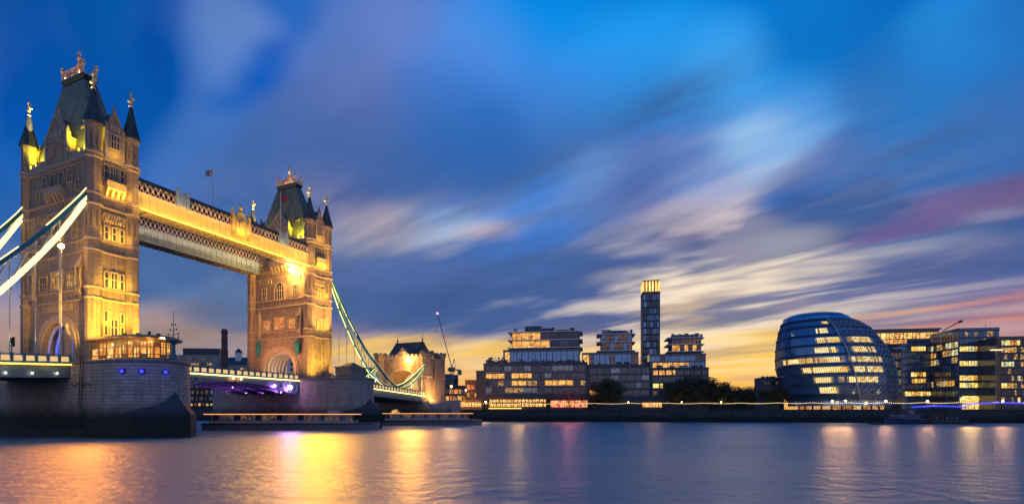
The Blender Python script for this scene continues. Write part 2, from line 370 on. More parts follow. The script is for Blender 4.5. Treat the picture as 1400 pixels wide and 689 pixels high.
tag(mb.build('river_wall', MATS['river_wall_stone']), 'dark river wall running behind the bascules towards the warehouses', 'embankment wall')

# ------------------------------------------------------------------ bridge piers
def nose(hw, x0, rx, n=14, sgn=1):
    return [(sgn*(x0+rx*math.sin(math.pi*i/n)), -hw*math.cos(math.pi*i/n)) for i in range(n+1)]
def pier_outline(hw, x0, rx):
    a = nose(hw, x0, rx); return a+[(-x_, -y_) for x_, y_ in a]
def pier(name, label, T):
    root = thing(name, label, 'bridge pier', T, -YAW, 'granite piers of the bridge')
    mb = MB()
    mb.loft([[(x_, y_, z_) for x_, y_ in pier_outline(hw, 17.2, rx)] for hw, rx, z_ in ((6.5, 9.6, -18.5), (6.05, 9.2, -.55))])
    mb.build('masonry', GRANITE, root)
    mb = MB()
    mb.loft([[(x_, y_, z_) for x_, y_ in pier_outline(hw, 17.2, rx)] for hw, rx, z_ in ((6.05, 9.2, -.549), (6.3, 9.45, -.45), (6.3, 9.45, -.12), (6.15, 9.3, 0.))])
    mb.build('coping', plain('coping_stone', (.20, .18, .17), .8, bump=.3) if 'coping_stone' not in MATS else MATS['coping_stone'], root)
    mb = MB()
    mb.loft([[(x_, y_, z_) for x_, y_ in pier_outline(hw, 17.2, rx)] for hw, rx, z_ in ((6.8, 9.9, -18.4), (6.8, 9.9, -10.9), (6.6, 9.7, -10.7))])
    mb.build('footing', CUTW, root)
    for s in (-1, 1):
        mb = MB(); base = [(s*15.5, -7.1), (s*24, -5.2), (s*30.2, 0), (s*24, 5.2), (s*15.5, 7.1)]
        i = mb.add([(x_, y_, -18.3) for x_, y_ in base]+[(x_, y_, -8.6-(.7 if abs(x_) < 16 else 0)) for x_, y_ in base]+[(s*25.9, 0, -4.4), (s*15, 0, -4.4)])
        for j in range(4): mb.face((i+j, i+j+1, i+6+j, i+5+j)); mb.face((i+5+j, i+6+j, i+10))
        mb.face((i+5, i+10, i+11)); mb.face((i+9, i+11, i+10)); mb.face((i+4, i, i+5, i+11, i+9)); mb.face((i, i+1, i+2, i+3, i+4))
        mb.build('cutwater', CUTW, root)
    return root
north_pier = pier('bridge_pier', 'near granite pier with blue round lights and dark pointed cutwater', T1)
south_pier = pier('bridge_pier', 'far granite pier under the tower beside the suspension span', T2)
mb = MB()
for a in (13.2, 13.9): mb.tube((a, -6.75, -12.6), (a, -6.3, .9), .06, 5)
for k in range(30): mb.tube((13.2, -6.75+.45*k/32, -12.2+.43*k), (13.9, -6.75+.45*k/32, -12.2+.43*k), .04, 4)
mb.build('ladder', IRON, north_pier)
mb = MB(); mb.path([(10.5+1.1*k, -6.42+.0*k, -3.6-.55*math.sin(math.pi*(k % 2)*1.0)-(.5 if k % 2 else 0)) for k in range(6)], .07, 5); mb.build('mooring_chain', IRON, north_pier)
BLUE = glow('blue_lamp', (.01, .012, 1.), 3.5)
def on_nose(px, T, hw=6.12, x0=17.2, rx=9.28):
    best = None
    for i in range(400):
        ph = math.pi*.5*i/399; p = (x0+rx*math.sin(ph), -hw*math.cos(ph)); w = T+WE*p[0]+AX*p[1]
        e = abs(700+F*w.x/w.y-px)
        if best is None or e < best[0]: best = (e, p, ph)
    return best[1], best[2]
for q in (167, 194, 226):
    (lx, ly), ph = on_nose(q, T1, 6.16, 17.2, 9.32)
    nrm = Vector((math.sin(ph)/9.3, -math.cos(ph)/6.15, 0)).normalized()
    c = Vector((lx, ly, -1.95)); mb = MB()
    mb.tube(c-nrm*.12, c+nrm*.10, .46, 14, 0); mb.tube(c+nrm*.05, c+nrm*.14, .27, 14, 1)
    mb.build('porthole_light', [IRON, BLUE], north_pier)
    lamp('POINT', c+nrm*.7, 22, (.05, .06, 1), north_pier, size=.2)

# ------------------------------------------------------------------ windows
def window(parent, M, cx, z0, z1, w, pane, lights=1, arch=False, surround=.22, depth=.26, transom=True, name='window', mat=None):
    hw = w/2
    def outline(e):
        a = hw+e
        if arch:
            zs = z1-hw*1.1
            pts = [(-a, z0-e), (a, z0-e), (a, zs)]
            for i in range(1, 8):
                t_ = i/8; an = t_*math.pi
                pts.append((a*math.cos(an), zs+(hw*1.1+e)*math.sin(an)**.9))
            pts.append((-a, zs)); return pts
        return [(-a, z0-e), (a, z0-e), (a, z1+e), (-a, z1+e)]
    oi, oo = outline(0), outline(surround); mb = MB(); n = len(oi)
    A = mb.add([M(cx+a, depth, z) for a, z in oi]); B = mb.add([M(cx+a, depth, z) for a, z in oo])
    Ca = mb.add([M(cx+a, .0, z) for a, z in oi]); D = mb.add([M(cx+a, -.05, z) for a, z in oo])
    for j in range(n):
        k = (j+1) % n
        mb.face((A+j, A+k, B+k, B+j)); mb.face((Ca+j, Ca+k, A+k, A+j)); mb.face((B+j, B+k, D+k, D+j)); mb.face((D+j, D+k, Ca+k, Ca+j))
    def bar(a0, a1, za, zb, d0=.06, d1=.2):
        P = [M(cx+a0, d0, za), M(cx+a1, d0, za), M(cx+a1, d1, za), M(cx+a0, d1, za)]; Q = [M(cx+a0, d0, zb), M(cx+a1, d0, zb), M(cx+a1, d1, zb), M(cx+a0, d1, zb)]
        mb.loft([P, Q])
    for j in range(1, lights):
        a = -hw+w*j/lights; bar(a-.07, a+.07, z0, z1-(.35*hw if arch else 0))
    if transom:
        zt = z0+(z1-z0)*.55; bar(-hw, hw, zt-.07, zt+.07, .065, .19)
    o = mb.build(name, mat or TRIM, parent)
    mb = MB(); mb.poly([M(cx+a, .03, z) for a, z in oi]); mb.build('pane', pane, o)
    return o

# ------------------------------------------------------------------ bridge towers
BANDS = [10.6, 12.35, 18.6, 20.45, 26.2, 28.0]
TOPZ = 34.6
def tower(name, label, T, rt, lit):
    root = thing(name, label, 'bridge tower', T, -YAW, 'stone towers of the bridge')
    HX, HY = 10.25, 3.15
    def MN(a, d_, z): return (a, -HY-d_, z)
    def MW(a, d_, z): return (HX+d_, a, z)
    def arch(hw, zs, h, n=18): return [(hw*math.cos(math.pi*i/n), zs+h*math.sin(math.pi*i/n)**.92) for i in range(n+1)]
    # walls
    mb = MB(); op = arch(5.3, 2.6, 4.75)
    mb.exy([(HX, 0), (HX, 10.9), (-HX, 10.9), (-HX, 0), (-5.3, 0)]+op[::-1]+[(5.3, 0)], -HY, HY)
    mb.box(-HX, HX, -HY, HY, 10.9, TOPZ)
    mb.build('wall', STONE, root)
    # portal
    mb = MB()
    for k, (hw, h, y0) in enumerate(((6.75, 6.1, .22), (6.2, 5.6, .42), (5.75, 5.15, .30))):
        oo, oi = arch(hw, 2.6, h), arch(hw-.55, 2.6, h-.5)
        for sy in (-1, 1):
            a = mb.add([(x_, sy*(HY-.02), z_) for x_, z_ in oo]); b_ = mb.add([(x_, sy*(HY+y0), z_) for x_, z_ in oo])
            c = mb.add([(x_, sy*(HY+y0), z_) for x_, z_ in oi]); e = mb.add([(x_, sy*(HY-.02), z_) for x_, z_ in oi])
            for j in range(len(oo)-1):
                for p_, q_ in ((a, b_), (b_, c), (c, e)): mb.face((p_+j, p_+j+1, q_+j+1, q_+j))
            for sx in (-1, 1): mb.box(*sorted((sx*hw, sx*(hw-.55))), *sorted((sy*(HY-.02), sy*(HY+y0))), 0, 2.6)
    mb.build('archway', TRIM, root)
    ribm = MATS.get('rib_paint') or plain('rib_paint', (.5, .5, .55), .4)
    for k in range(5):
        yy = -2.3+k*1.15; mb = MB(); oo, oi = arch(5.28, 2.6, 4.73), arch(4.85, 2.6, 4.3)
        for y0, y1 in ((yy-.16, yy+.16),):
            for j in range(len(oo)-1):
                mb.loft([[(oo[j][0], y0, oo[j][1]), (oi[j][0], y0, oi[j][1]), (oi[j][0], y1, oi[j][1]), (oo[j][0], y1, oo[j][1])],
                         [(oo[j+1][0], y0, oo[j+1][1]), (oi[j+1][0], y0, oi[j+1][1]), (oi[j+1][0], y1, oi[j+1][1]), (oo[j+1][0], y1, oo[j+1][1])]])
        for sx in (-1, 1): mb.box(*sorted((sx*5.28, sx*4.85)), yy-.16, yy+.16, 0, 2.6)
        mb.build('rib', ribm, root)
    # string courses on the walls
    for z in BANDS:
        mb = MB(); R_ = [[(sx*(HX+e), sy*(HY+e), z+h) for e, h in ((-.05, 0), (.28, .1), (.28, .32), (-.05, .5))] for sx, sy in ((-1, -1), (1, -1), (1, 1), (-1, 1))]
        mb.loft(R_+[R_[0]], caps=False); mb.build('string_course', TRIM, root)
    mb = MB()   # main cornice with dentils
    for e, z0, z1 in ((.22, TOPZ-.95, TOPZ-.6), (.5, TOPZ-.25, TOPZ+.12)): mb.box(-HX-e, HX+e, -HY-e, HY+e, z0, z1)
    for i in range(36):
        xx = -9+i*.514
        for sy in (-1, 1): mb.box(xx-.13, xx+.13, *sorted((sy*HY, sy*(HY+.42))), TOPZ-.595, TOPZ-.255)
    for i in range(9):
        yy = -2+i*.5
        for sx in (-1, 1): mb.box(*sorted((sx*HX, sx*(HX+.42))), yy-.13, yy+.13, TOPZ-.595, TOPZ-.255)
    mb.build('cornice', TRIM, root)
    # battlements
    mb = MB()
    def batt(p, q, along_x):
        n = max(2, int(abs(q-p)/.8))
        return [(p+(q-p)*(i+.1)/n, p+(q-p)*(i+.62)/n) for i in range(n)]
    for sy in (-1, 1):
        for a, b_ in ((-9.2, -3.3), (3.3, 9.2)):
            mb = MB(); mb.box(a, b_, *sorted((sy*(HY+.18), sy*(HY-.2))), TOPZ+.12, TOPZ+1.0)
            for p_, q_ in batt(a, b_, 1): mb.box(p_, q_, *sorted((sy*(HY+.2), sy*(HY-.22))), TOPZ+1.0, TOPZ+1.75)
            mb.build('parapet', TRIM, root)
    for sx in (-1, 1):
        for a, b_ in ((-2.0, -1.25), (1.25, 2.0)):
            mb = MB(); mb.box(*sorted((sx*(HX+.18), sx*(HX-.2))), a, b_, TOPZ+.12, TOPZ+1.2); mb.build('parapet', TRIM, root)
    # turrets
    for sx in (-1, 1):
        for sy in (-1, 1):
            cx, cy = sx*10, sy*2.9; mb = MB()
            mb.lathe(cx, cy, [(rt*1.04, 0), (rt*1.04, 10.6), (rt, 10.9), (rt, 26.2), (rt*1.0, 28), (rt, TOPZ), (rt*.95, TOPZ+.3), (rt*.95, TOPZ+4.2), (rt*1.1, TOPZ+4.9), (rt*1.1, TOPZ+5.3)])
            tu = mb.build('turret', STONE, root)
            for z in BANDS+[TOPZ-.6]: mb = MB(); mb.lathe(cx, cy, [(rt*.98, z), (rt*1.17, z+.14), (rt*1.17, z+.36), (rt*.98, z+.56)]); mb.build('string_course', TRIM, tu)
            mb = MB(); mb.lathe(cx, cy, [(rt*.98, TOPZ), (rt*1.22, TOPZ+.25), (rt*1.22, TOPZ+.5), (rt*.94, TOPZ+.7)]); mb.build('string_course', TRIM, tu)
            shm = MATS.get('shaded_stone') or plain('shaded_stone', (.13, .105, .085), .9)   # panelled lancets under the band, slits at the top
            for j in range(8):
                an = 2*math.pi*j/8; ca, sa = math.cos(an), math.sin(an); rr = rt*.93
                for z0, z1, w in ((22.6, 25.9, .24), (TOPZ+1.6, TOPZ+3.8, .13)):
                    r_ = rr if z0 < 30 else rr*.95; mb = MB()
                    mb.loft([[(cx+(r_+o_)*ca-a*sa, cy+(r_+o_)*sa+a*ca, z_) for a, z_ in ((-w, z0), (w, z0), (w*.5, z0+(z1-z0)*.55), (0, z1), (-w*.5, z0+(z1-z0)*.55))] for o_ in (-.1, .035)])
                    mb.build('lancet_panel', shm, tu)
            mb = MB(); zb = TOPZ+5.3
            mb.lathe(cx, cy, [(rt*1.24, zb), (rt*1.05, zb+.7), (rt*.62, zb+3.0), (.16, zb+5.9)])
            for j in range(8):
                an = math.pi/8+2*math.pi*j/8
                mb.tube((cx+rt*1.24*math.cos(an), cy+rt*1.24*math.sin(an), zb), (cx+rt*.62*math.cos(an), cy+rt*.62*math.sin(an), zb+3.0), .05, 4)
                mb.tube((cx+rt*.62*math.cos(an), cy+rt*.62*math.sin(an), zb+3.0), (cx+.16*math.cos(an), cy+.16*math.sin(an), zb+5.9), .05, 4)
            mb.build('spire', SLATE, tu)
            mb = MB(); zf = zb+5.8
            mb.lathe(cx, cy, [(.2, zf), (.34, zf+.15), (.12, zf+.35), (.12, zf+.7)], 8)
            mb.box(cx-.16, cx+.16, cy-.12, cy+.12, zf+.6, zf+2.3)
            mb.box(cx-.62, cx+.62, cy-.115, cy+.115, zf+1.1, zf+1.5)
            for o_ in (-.62, .62): mb.ball((cx+o_, cy, zf+1.3), .24, 6)
            mb.ball((cx, cy, zf+2.35), .24, 6); mb.ball((cx, cy, zf+.95), .26, 6)
            mb.lathe(cx, cy, [(.1, zf+2.5), (.02, zf+3.0)], 6)
            mb.build('finial', GOLD, tu)
    # gables
    def gable(M, hw, wins, zeave, zapex, deep, pane):
        mb = MB(); out = [(-hw, TOPZ+.1), (hw, TOPZ+.1), (hw, zeave), (0, zapex), (-hw, zeave)]
        mb.loft([[M(a, d_, z) for a, z in out] for d_ in (.3, -deep)])
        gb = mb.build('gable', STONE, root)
        mb = MB()
        for s in (-1, 1):
            mb.loft([[M(s*a, d_, z) for a, d_, z in ((hw+.25, .45, zeave-.15), (hw+.25, -.3, zeave-.15), (hw+.1, -.3, zeave+.3), (hw+.1, .45, zeave+.3))],
                     [M(s*a, d_, z) for a, d_, z in ((.0, .45, zapex+.05), (.0, -.3, zapex+.05), (.0, -.3, zapex+.5), (.0, .45, zapex+.5))]])
            mb.loft([[M(s*hw+a, d_, z) for a, d_ in ((-.25, -.25), (.25, -.25), (.25, .4), (-.25, .4))] for z in (TOPZ+.2, zeave+.6)])
            mb.loft([[M(s*hw+a*q, .07+d_*q, z) for a, d_ in ((-.25, -.25), (.25, -.25), (.25, .4), (-.25, .4))] for z, q in ((zeave+.6, 1), (zeave+1.7, .08))])
        mb.loft([[M(a*q, .07+d_*q, z) for a, d_ in ((-.2, -.2), (.2, -.2), (.2, .2), (-.2, .2))] for z, q in ((zapex+.3, 1), (zapex+1.5, .1))])
        mb.loft([[M(a, d_, z) for a, d_, z in ((-hw, .3, zeave-.35), (-hw, .45, zeave-.25), (-hw, .45, zeave-.1), (-hw, .3, zeave))], [M(a, d_, z) for a, d_, z in ((hw, .3, zeave-.35), (hw, .45, zeave-.25), (hw, .45, zeave-.1), (hw, .3, zeave))]])
        for a in [-.45*hw, 0, .45*hw]:
            mb.loft([[M(a+.16*hw*p_, d_, zeave+.25+q_) for p_, q_ in ((-1, 0), (1, 0), (1, .7), (0, 1.2), (-1, .7))] for d_ in (.3, .4)])
        mb.build('coping', TRIM, gb)
        mb = MB()    # slate roof behind the gable
        mb.loft([[M(s * q, d_, z) for s, q, z in ((-1, hw+.12, zeave-.1), (1, hw+.12, zeave-.1), (0, 1, zapex+.15))] for d_ in (-.35, -deep-.02)])
        mb.build('gable_roof', SLATE, gb)
        for cx_, w_, z0, z1, l_ in wins: window(gb, lambda a, d_, z: M(a, d_+.3, z), cx_, z0, z1, w_, pane, l_, surround=.16, depth=.2)
    gable(MN, 3.2, [(-1.35, 1.1, TOPZ+1.7, TOPZ+4.3, 2), (1.35, 1.1, TOPZ+1.7, TOPZ+4.3, 2)], 39.3, 43.0, 2.2, DIM)
    gable(MW, 1.3, [(0, 1.25, TOPZ+2.2, TOPZ+4.5, 3)], 39.6, 43.0, 3.4, DGLASS)
    gable(lambda a, d_, z: (a, HY+d_, z), 3.2, [], 39.3, 43.0, 2.2, DGLASS)
    gable(lambda a, d_, z: (-HX-d_, a, z), 1.3, [], 39.6, 43.0, 3.4, DGLASS)
    # main roof
    def sec(hx, hy, z): return [(-hx, -hy, z), (hx, -hy, z), (hx, hy, z), (-hx, hy, z)]
    mb = MB(); mb.loft([sec(9.0, 2.35, TOPZ), sec(8.6, 2.25, TOPZ+1.5), sec(6.9, 1.85, TOPZ+7), sec(5.0, 1.4, TOPZ+11.6), sec(3.35, 1.0, 50.2)]); rf = mb.build('roof', ROOFM, root)
    mb = MB(); mb.loft([sec(3.3, .98, 50.2), sec(3.2, .92, 50.6), sec(3.42, 1.2, 50.95), sec(3.42, 1.2, 51.3)]); mb.build('roof_platform', IRON, rf)
    mb = MB()
    for sy in (-1, 1):
        mb.box(-3.2, 3.2, *sorted((sy*1.02, sy*1.1)), 51.35, 51.5); mb.box(-3.0, 3.0, *sorted((sy*1.02, sy*1.1)), 52.5, 52.65)
        for i in range(12):
            xx = -3.0+i*.5; mb.tube((xx, sy*1.06, 51.3), (xx+.25, sy*1.06, 52.6), .07, 4); mb.tube((xx+.5, sy*1.06, 51.3), (xx+.25, sy*1.06, 52.6), .07, 4)
            mb.ball((xx+.25, sy*1.06, 52.85), .16, 5)
        for sx in (-1, 1):
            mb.lathe(sx*3.15, sy*1.0, [(.2, 51.3), (.2, 52.9), (.34, 53.0), (.18, 53.2)], 6); mb.ball((sx*3.15, sy*1.0, 53.5), .32, 6)
    mb.loft([sec(1.7, .8, 51.3), sec(1.15, .55, 52.7), sec(.5, .32, 53.8), sec(.22, .2, 54.5)])
    for i in range(4):
        for sx in (-1, 1): mb.ball((sx*(1.55-i*.36), 0, 52.5+i*.5), .24, 5)
    mb.lathe(0, 0, [(.3, 54.0), (.14, 54.3), (.14, 54.7), (.4, 54.95), (.4, 55.3), (.14, 55.55), (.14, 55.8), (.3, 56.0), (.3, 56.3), (.03, 56.8)], 8)
    mb.build('crest', plain('gilded_ironwork', (.80, .46, .26), .45, .3, var=.25) if 'gilded_ironwork' not in MATS else MATS['gilded_ironwork'], rf)
    # chimneys by the gables
    for cx, cy in ((5.0, -1.5), (9.0, 0.2)):
        mb = MB(); mb.box(cx-.42, cx+.42, cy-.35, cy+.35, TOPZ+.2, TOPZ+6.2); mb.box(cx-.56, cx+.56, cy-.5, cy+.5, TOPZ+6.2, TOPZ+6.6); mb.box(cx-.3, cx+.3, cy-.25, cy+.25, TOPZ+6.6, TOPZ+7.2)
        if cx < 8: mb.build('chimney', STONE, root)
    # north face windows
    for cx in (-3.9, -1.3, 1.3, 3.9): window(root, MN, cx, 31.1, 33.2, 1.3, lit.get('n4', DGLASS), 2)
    for cx in (-6.2, 6.2): window(root, MN, cx, 29.3, 31.0, .7, DGLASS, 1)
    window(root, MN, 0, 20.95, 25.0, 3.2, lit.get('n3', DGLASS), 4, arch=True, surround=.4)
    window(root, MN, -5.4, 21.4, 24.0, 1.3, lit.get('n3b', DGLASS), 2); window(root, MN, 5.4, 21.4, 24.0, 1.3, lit.get('n3c', DIM), 2)
    for cx, w_, l_ in ((-4.4, 2.2, 3), (0, 3.4, 4), (4.4, 2.2, 3)): window(root, MN, cx, 13.1, 16.1 if cx == 0 else 15.5, w_, lit.get('n2', DGLASS if cx < 0 else APTS), l_, surround=.26)
    # west face windows
    for cx, w_, l_ in ((-1.25, .55, 1), (0, 1.1, 3), (1.25, .55, 1)): window(root, MW, cx, 31.5, 33.7, w_, DGLASS, l_, surround=.13, arch=(l_ == 1))
    for cx in (-1.2, 0, 1.2): window(root, MW, cx, 21.1, 23.3, .5, DGLASS, 1, surround=.18)
    for cx, w_, l_ in ((-1.2, .5, 1), (0, .9, 2), (1.2, .5, 1)): window(root, MW, cx, 12.95, 15.6, w_, DGLASS, l_, surround=.17, arch=(l_ == 1))
    window(root, MW, 0, 4.7, 7.6, .95, DGLASS, 2, surround=.2)
    for cx in (-1.25, 1.25):
        window(root, MW, cx, 7.2, 8.8, .42, DGLASS, 1, surround=.17, transom=False); window(root, MW, cx, 4.9, 6.4, .42, DGLASS, 1, surround=.17, transom=False)
        window(root, MW, cx, 2.4, 3.9, .42, DGLASS, 1, surround=.17, transom=False)
    window(root, MW, 0, 2.2, 3.9, .95, DGLASS, 2, surround=.2, transom=False)
    # balconies
    def balcony(M, hw, zt, n):
        mb = MB()
        mb.loft([[M(a, d_, z) for a, d_ in ((-hw, -.02), (hw, -.02), (hw, 1.0), (-hw, 1.0))] for z in (zt-1.3, zt-1.05)])
        mb.loft([[M(a, d_, z) for a, d_ in ((-hw, .78), (hw, .78), (hw, .95), (-hw, .95))] for z in (zt-1.049, zt-.2)])
        mb.loft([[M(a, d_, z) for a, d_ in ((-hw-.06, .7), (hw+.06, .7), (hw+.06, 1.04), (-hw-.06, 1.04))] for z in (zt-.199, zt)])
        for s in (-1, 1): mb.loft([[M(s*hw+a, d_, z) for a, d_ in ((-.09, -.02), (.09, -.02), (.09, .97), (-.09, .97))] for z in (zt-1.048, zt-.198)])
        for i in range(n):
            a = -hw+.2+(2*hw-.4)*i/(n-1)
            mb.loft([[M(a+p_, d_, z) for p_ in (-.16, .16) for d_ in ((-.02, o_) if p_ < 0 else (o_, -.02))] for o_, z in ((.12, zt-3.0), (.45, zt-2.3), (.9, zt-1.6), (.92, zt-1.301))])
        mb.build('balcony', TRIM, root)
    balcony(MN, 2.6, 30.6, 5); balcony(MW, 1.45, 31.0, 4)
    # machicolation and blind tracery: corbels, each a part
    def corbel(M, a, hw, zs): mb = MB(); mb.loft([[M(a+p_, d_, z_) for p_, d_ in ((-hw, -.02), (hw, -.02), (hw, o_), (-hw, o_))] for o_, z_ in zs]); mb.build('corbel', TRIM, root)
    for r_ in range(2):
        for i in range(9-r_): z = 25.55-r_*.85; corbel(MW, -1.6+i*.4+r_*.2, .11, ((.05, z-.8), (.36, z-.25), (.36, z)))
    for i in range(15):
        a = -7+i
        if abs(a) > 2.4: corbel(MN, a, .2, ((.05, 25.1), (.3, 25.7), (.3, 26.19)))
        corbel(MN, a*.62, .17, ((.16, 9.3), (.16, 10.5)))
    # canopied niches with statues beside the second storey windows
    for cx in (-7.3, 7.3):
        mb = MB()
        def nb(p0, p1, d0, d1, z0, z1, q=1.): mb.loft([[MN(cx+a*(q if k else 1), d_*(q if k else 1), z) for a, d_ in ((p0, d0), (p1, d0), (p1, d1), (p0, d1))] for k, z in enumerate((z0, z1))])
        nb(-.3, .3, -.02, .35, 10.95, 11.7); nb(-.6, .6, -.02, .75, 11.7, 12.6); nb(-.75, -.5, -.02, .8, 12.6, 16.0); nb(.5, .75, -.02, .8, 12.6, 16.0); nb(-.85, .85, -.02, .9, 16.0, 16.4); nb(-.7, .7, -.02, .75, 16.4, 18.5, .08)
        ni = mb.build('niche', TRIM, root)
        mb = MB(); y0 = -HY-.4
        mb.lathe(cx, y0, [(.34, 12.6), (.28, 13.4), (.36, 14.3), (.16, 14.6)], 8); mb.ball((cx, y0, 14.85), .2, 8); mb.tube((cx-.3, y0, 14.2), (cx-.15, y0-.25, 13.4), .09, 6); mb.tube((cx+.3, y0, 14.2), (cx+.2, y0-.25, 13.5), .09, 6)
        mb.build('statue', TRIM, ni)
    # teal lanterns on the shoulders of the portal
    for cx in (-6.9, 6.9) if lit else ():
        mb = MB(); y0 = -HY-.75
        mb.lathe(cx, y0, [(.15, 6.1), (.62, 6.9), (.72, 9.0), (.9, 9.1), (.2, 10.1), (.05, 10.5)], 6); mb.box(cx-.08, cx+.08, y0, -HY+.02, 9.2, 9.4)
        mb.build('lantern', TEAL, root)
    return root
t_n = tower('bridge_tower', 'near stone bridge tower behind the pier with blue round lights', T1, 1.13, {})
t_s = tower('bridge_tower', 'far stone bridge tower with red glowing windows over its road arch', T2, 1.36, {'n2': RED})

# floodlighting of the towers
def flood(root, near):
    k = 1.0 if near else 1.1
    # west face, from the pier
    lamp('SPOT', (17.6, -5.9, 4.2 if near else .7), (15000 if near else 11000), YEL, root, aim=(10.8, -3.2, 7.5 if near else 5.5), size=.3, angle=72)
    lamp('SPOT', (14.5, 4.8, 4.4 if near else .6), (5200 if near else 2600), YEL, root, aim=(10.3, 2.2, 8), size=.3, angle=85)
    lamp('SPOT', (15.5, -1.0, 4.4 if near else .6), (6000 if near else 3600), YEL, root, aim=(10.3, 0, 12), size=.3, angle=85)
    # ledges of the west face
    for z, p in ((12.95, 330), (20.95, 300), (28.5, 360)):
        lamp('AREA', (11.75, 0, z), p*k, YEL, root, aim=(10.5, 0, z+3.5), size=3.2, sy=.15)
    for cy in (-2.9, 2.9): lamp('SPOT', (12.8, cy*1.35, 20.9), 500*k, AMB, root, aim=(10.6, cy, 27), size=.2, angle=70)
    lamp('SPOT', (25, -1.0, 3.2), 62000*k, (1, .54, .14), root, aim=(10, -.4, 25), size=.4, angle=46)
    lamp('POINT', (11.6, 0, TOPZ+1.0), 130*k, YEL, root, size=.2)
    # roof, behind the battlements
    for sx in (-1, 1):
        for sy in (-1, 1):
            lamp('SPOT', (sx*6.9, sy*2.76, TOPZ+.9), 9000*k, LIME, root, aim=(sx*6.6, sy*1.3, TOPZ+7), size=.3, angle=135); lamp('POINT', (sx*8.3, sy*2.8, TOPZ+1.3), 420*k, LIME, root, size=.2)
        lamp('POINT', (sx*9.2, 0, TOPZ+1.0), 420*k, LIME, root, size=.2)
    # finials and crest
    for sx in (-1, 1):
        for sy in (-1, 1): lamp('SPOT', (sx*7.5, sy*3.4, TOPZ+4.6), 34000, (1, .78, .36), root, aim=(sx*10, sy*2.9, TOPZ+12.8), size=.05, angle=22, blend=.4)
    for px_ in (-2.2, 0, 2.2): lamp('POINT', (px_, -1.05, 51.75), 26*k, (1, .58, .26), root, size=.08)
    lamp('SPOT', (1.2, -1.0, 51.8), 900, (1, .64, .3), root, aim=(0, 0, 55.4), size=.05, angle=50)
flood(t_n, True); flood(t_s, False)
# road arch lighting
lamp('POINT', (-3.6, .0, 3.2), 300, (.05, .10, 1), t_n, size=.3); lamp('POINT', (3.4, 1.2, 4.4), 160, (.1, .2, 1), t_n, size=.3)
lamp('POINT', (-3.4, -1.4, 1.2), 260, (1, .82, .5), t_s, size=.3); lamp('POINT', (2.8, 2.6, 3.0), 240, (1, .7, .5), t_s, size=.3); lamp('POINT', (0, 0, 1.2), 80, (.4, .2, 1), t_s, size=.3)
# added warm fill spots on the faces over the road, no lamp there
lamp('SPOT', (0, -17, 1.5), 3200, (1, .47, .27), t_n, aim=(0, -3, 18), size=.6, angle=100)
lamp('SPOT', (4.0, -17, 1.0), 15000, (1, .40, .13), t_s, aim=(1, -3, 14), size=.5, angle=100)

# ------------------------------------------------------------------ road deck, parapets, bascules, suspension spans
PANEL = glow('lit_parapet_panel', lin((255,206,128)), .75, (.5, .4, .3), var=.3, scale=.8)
def zdeck(v, mode):
    return -.75 if mode == 'bascule' else -.75-.055*max(0, abs(v)-6)
def parapet(root, u, v0, v1, mode, sgn, strip=LED, panels=True):
    n = max(2, int(abs(v1-v0)/1.45)); mb = MB(); ms = MB(); mp = MB()
    for i in range(n):
        a, b_ = v0+(v1-v0)*i/n, v0+(v1-v0)*(i+1)/n; za, zb = zdeck(a, mode), zdeck(b_, mode)
        mb.beam((u, a+.02, za+1.55), (u, b_-.02 if b_ > a else b_+.02, zb+1.55), .34, .16); mb.beam((u, a, za+.42), (u, b_, zb+.42), .3, .2)
        mb.box(u-.2, u+.2, a-.16, a+.16, za+.2, za+1.78)
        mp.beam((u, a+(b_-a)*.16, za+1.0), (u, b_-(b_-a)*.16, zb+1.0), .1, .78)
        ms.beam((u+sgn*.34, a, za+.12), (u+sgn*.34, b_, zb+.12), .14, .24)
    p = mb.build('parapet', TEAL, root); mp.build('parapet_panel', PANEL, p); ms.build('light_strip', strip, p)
def deck_span(root, v0, v1, mode, depth):
    n = 14; mb = MB(); mr = MB(); mk = MB()
    for i in range(n):
        a, b_ = v0+(v1-v0)*i/n, v0+(v1-v0)*(i+1)/n; za, zb = zdeck(a, mode), zdeck(b_, mode)
        mr.loft([[(-9.9, a, za-.1), (9.9, a, za-.1), (9.9, a, za+.2), (-9.9, a, za+.2)], [(-9.9, b_, zb-.1), (9.9, b_, zb-.1), (9.9, b_, zb+.2), (-9.9, b_, zb+.2)]])
        for u in (-9.7, -5, 0, 5, 9.7):
            mb.loft([[(u-.22, a, za-.1), (u+.22, a, za-.1), (u+.22, a, za-depth(a)), (u-.22, a, za-depth(a))], [(u-.22, b_, zb-.1), (u+.22, b_, zb-.1), (u+.22, b_, zb-depth(b_)), (u-.22, b_, zb-depth(b_))]])
        mb.box(-9.5, 9.5, a-.15, a+.15, za-.1-depth(a)*.7, za-.1)
    mr.build('road', ASPH, root); mb.build('girder', MATS.get('girder_paint') or plain('girder_paint', (.10, .16, .20), .5), root)
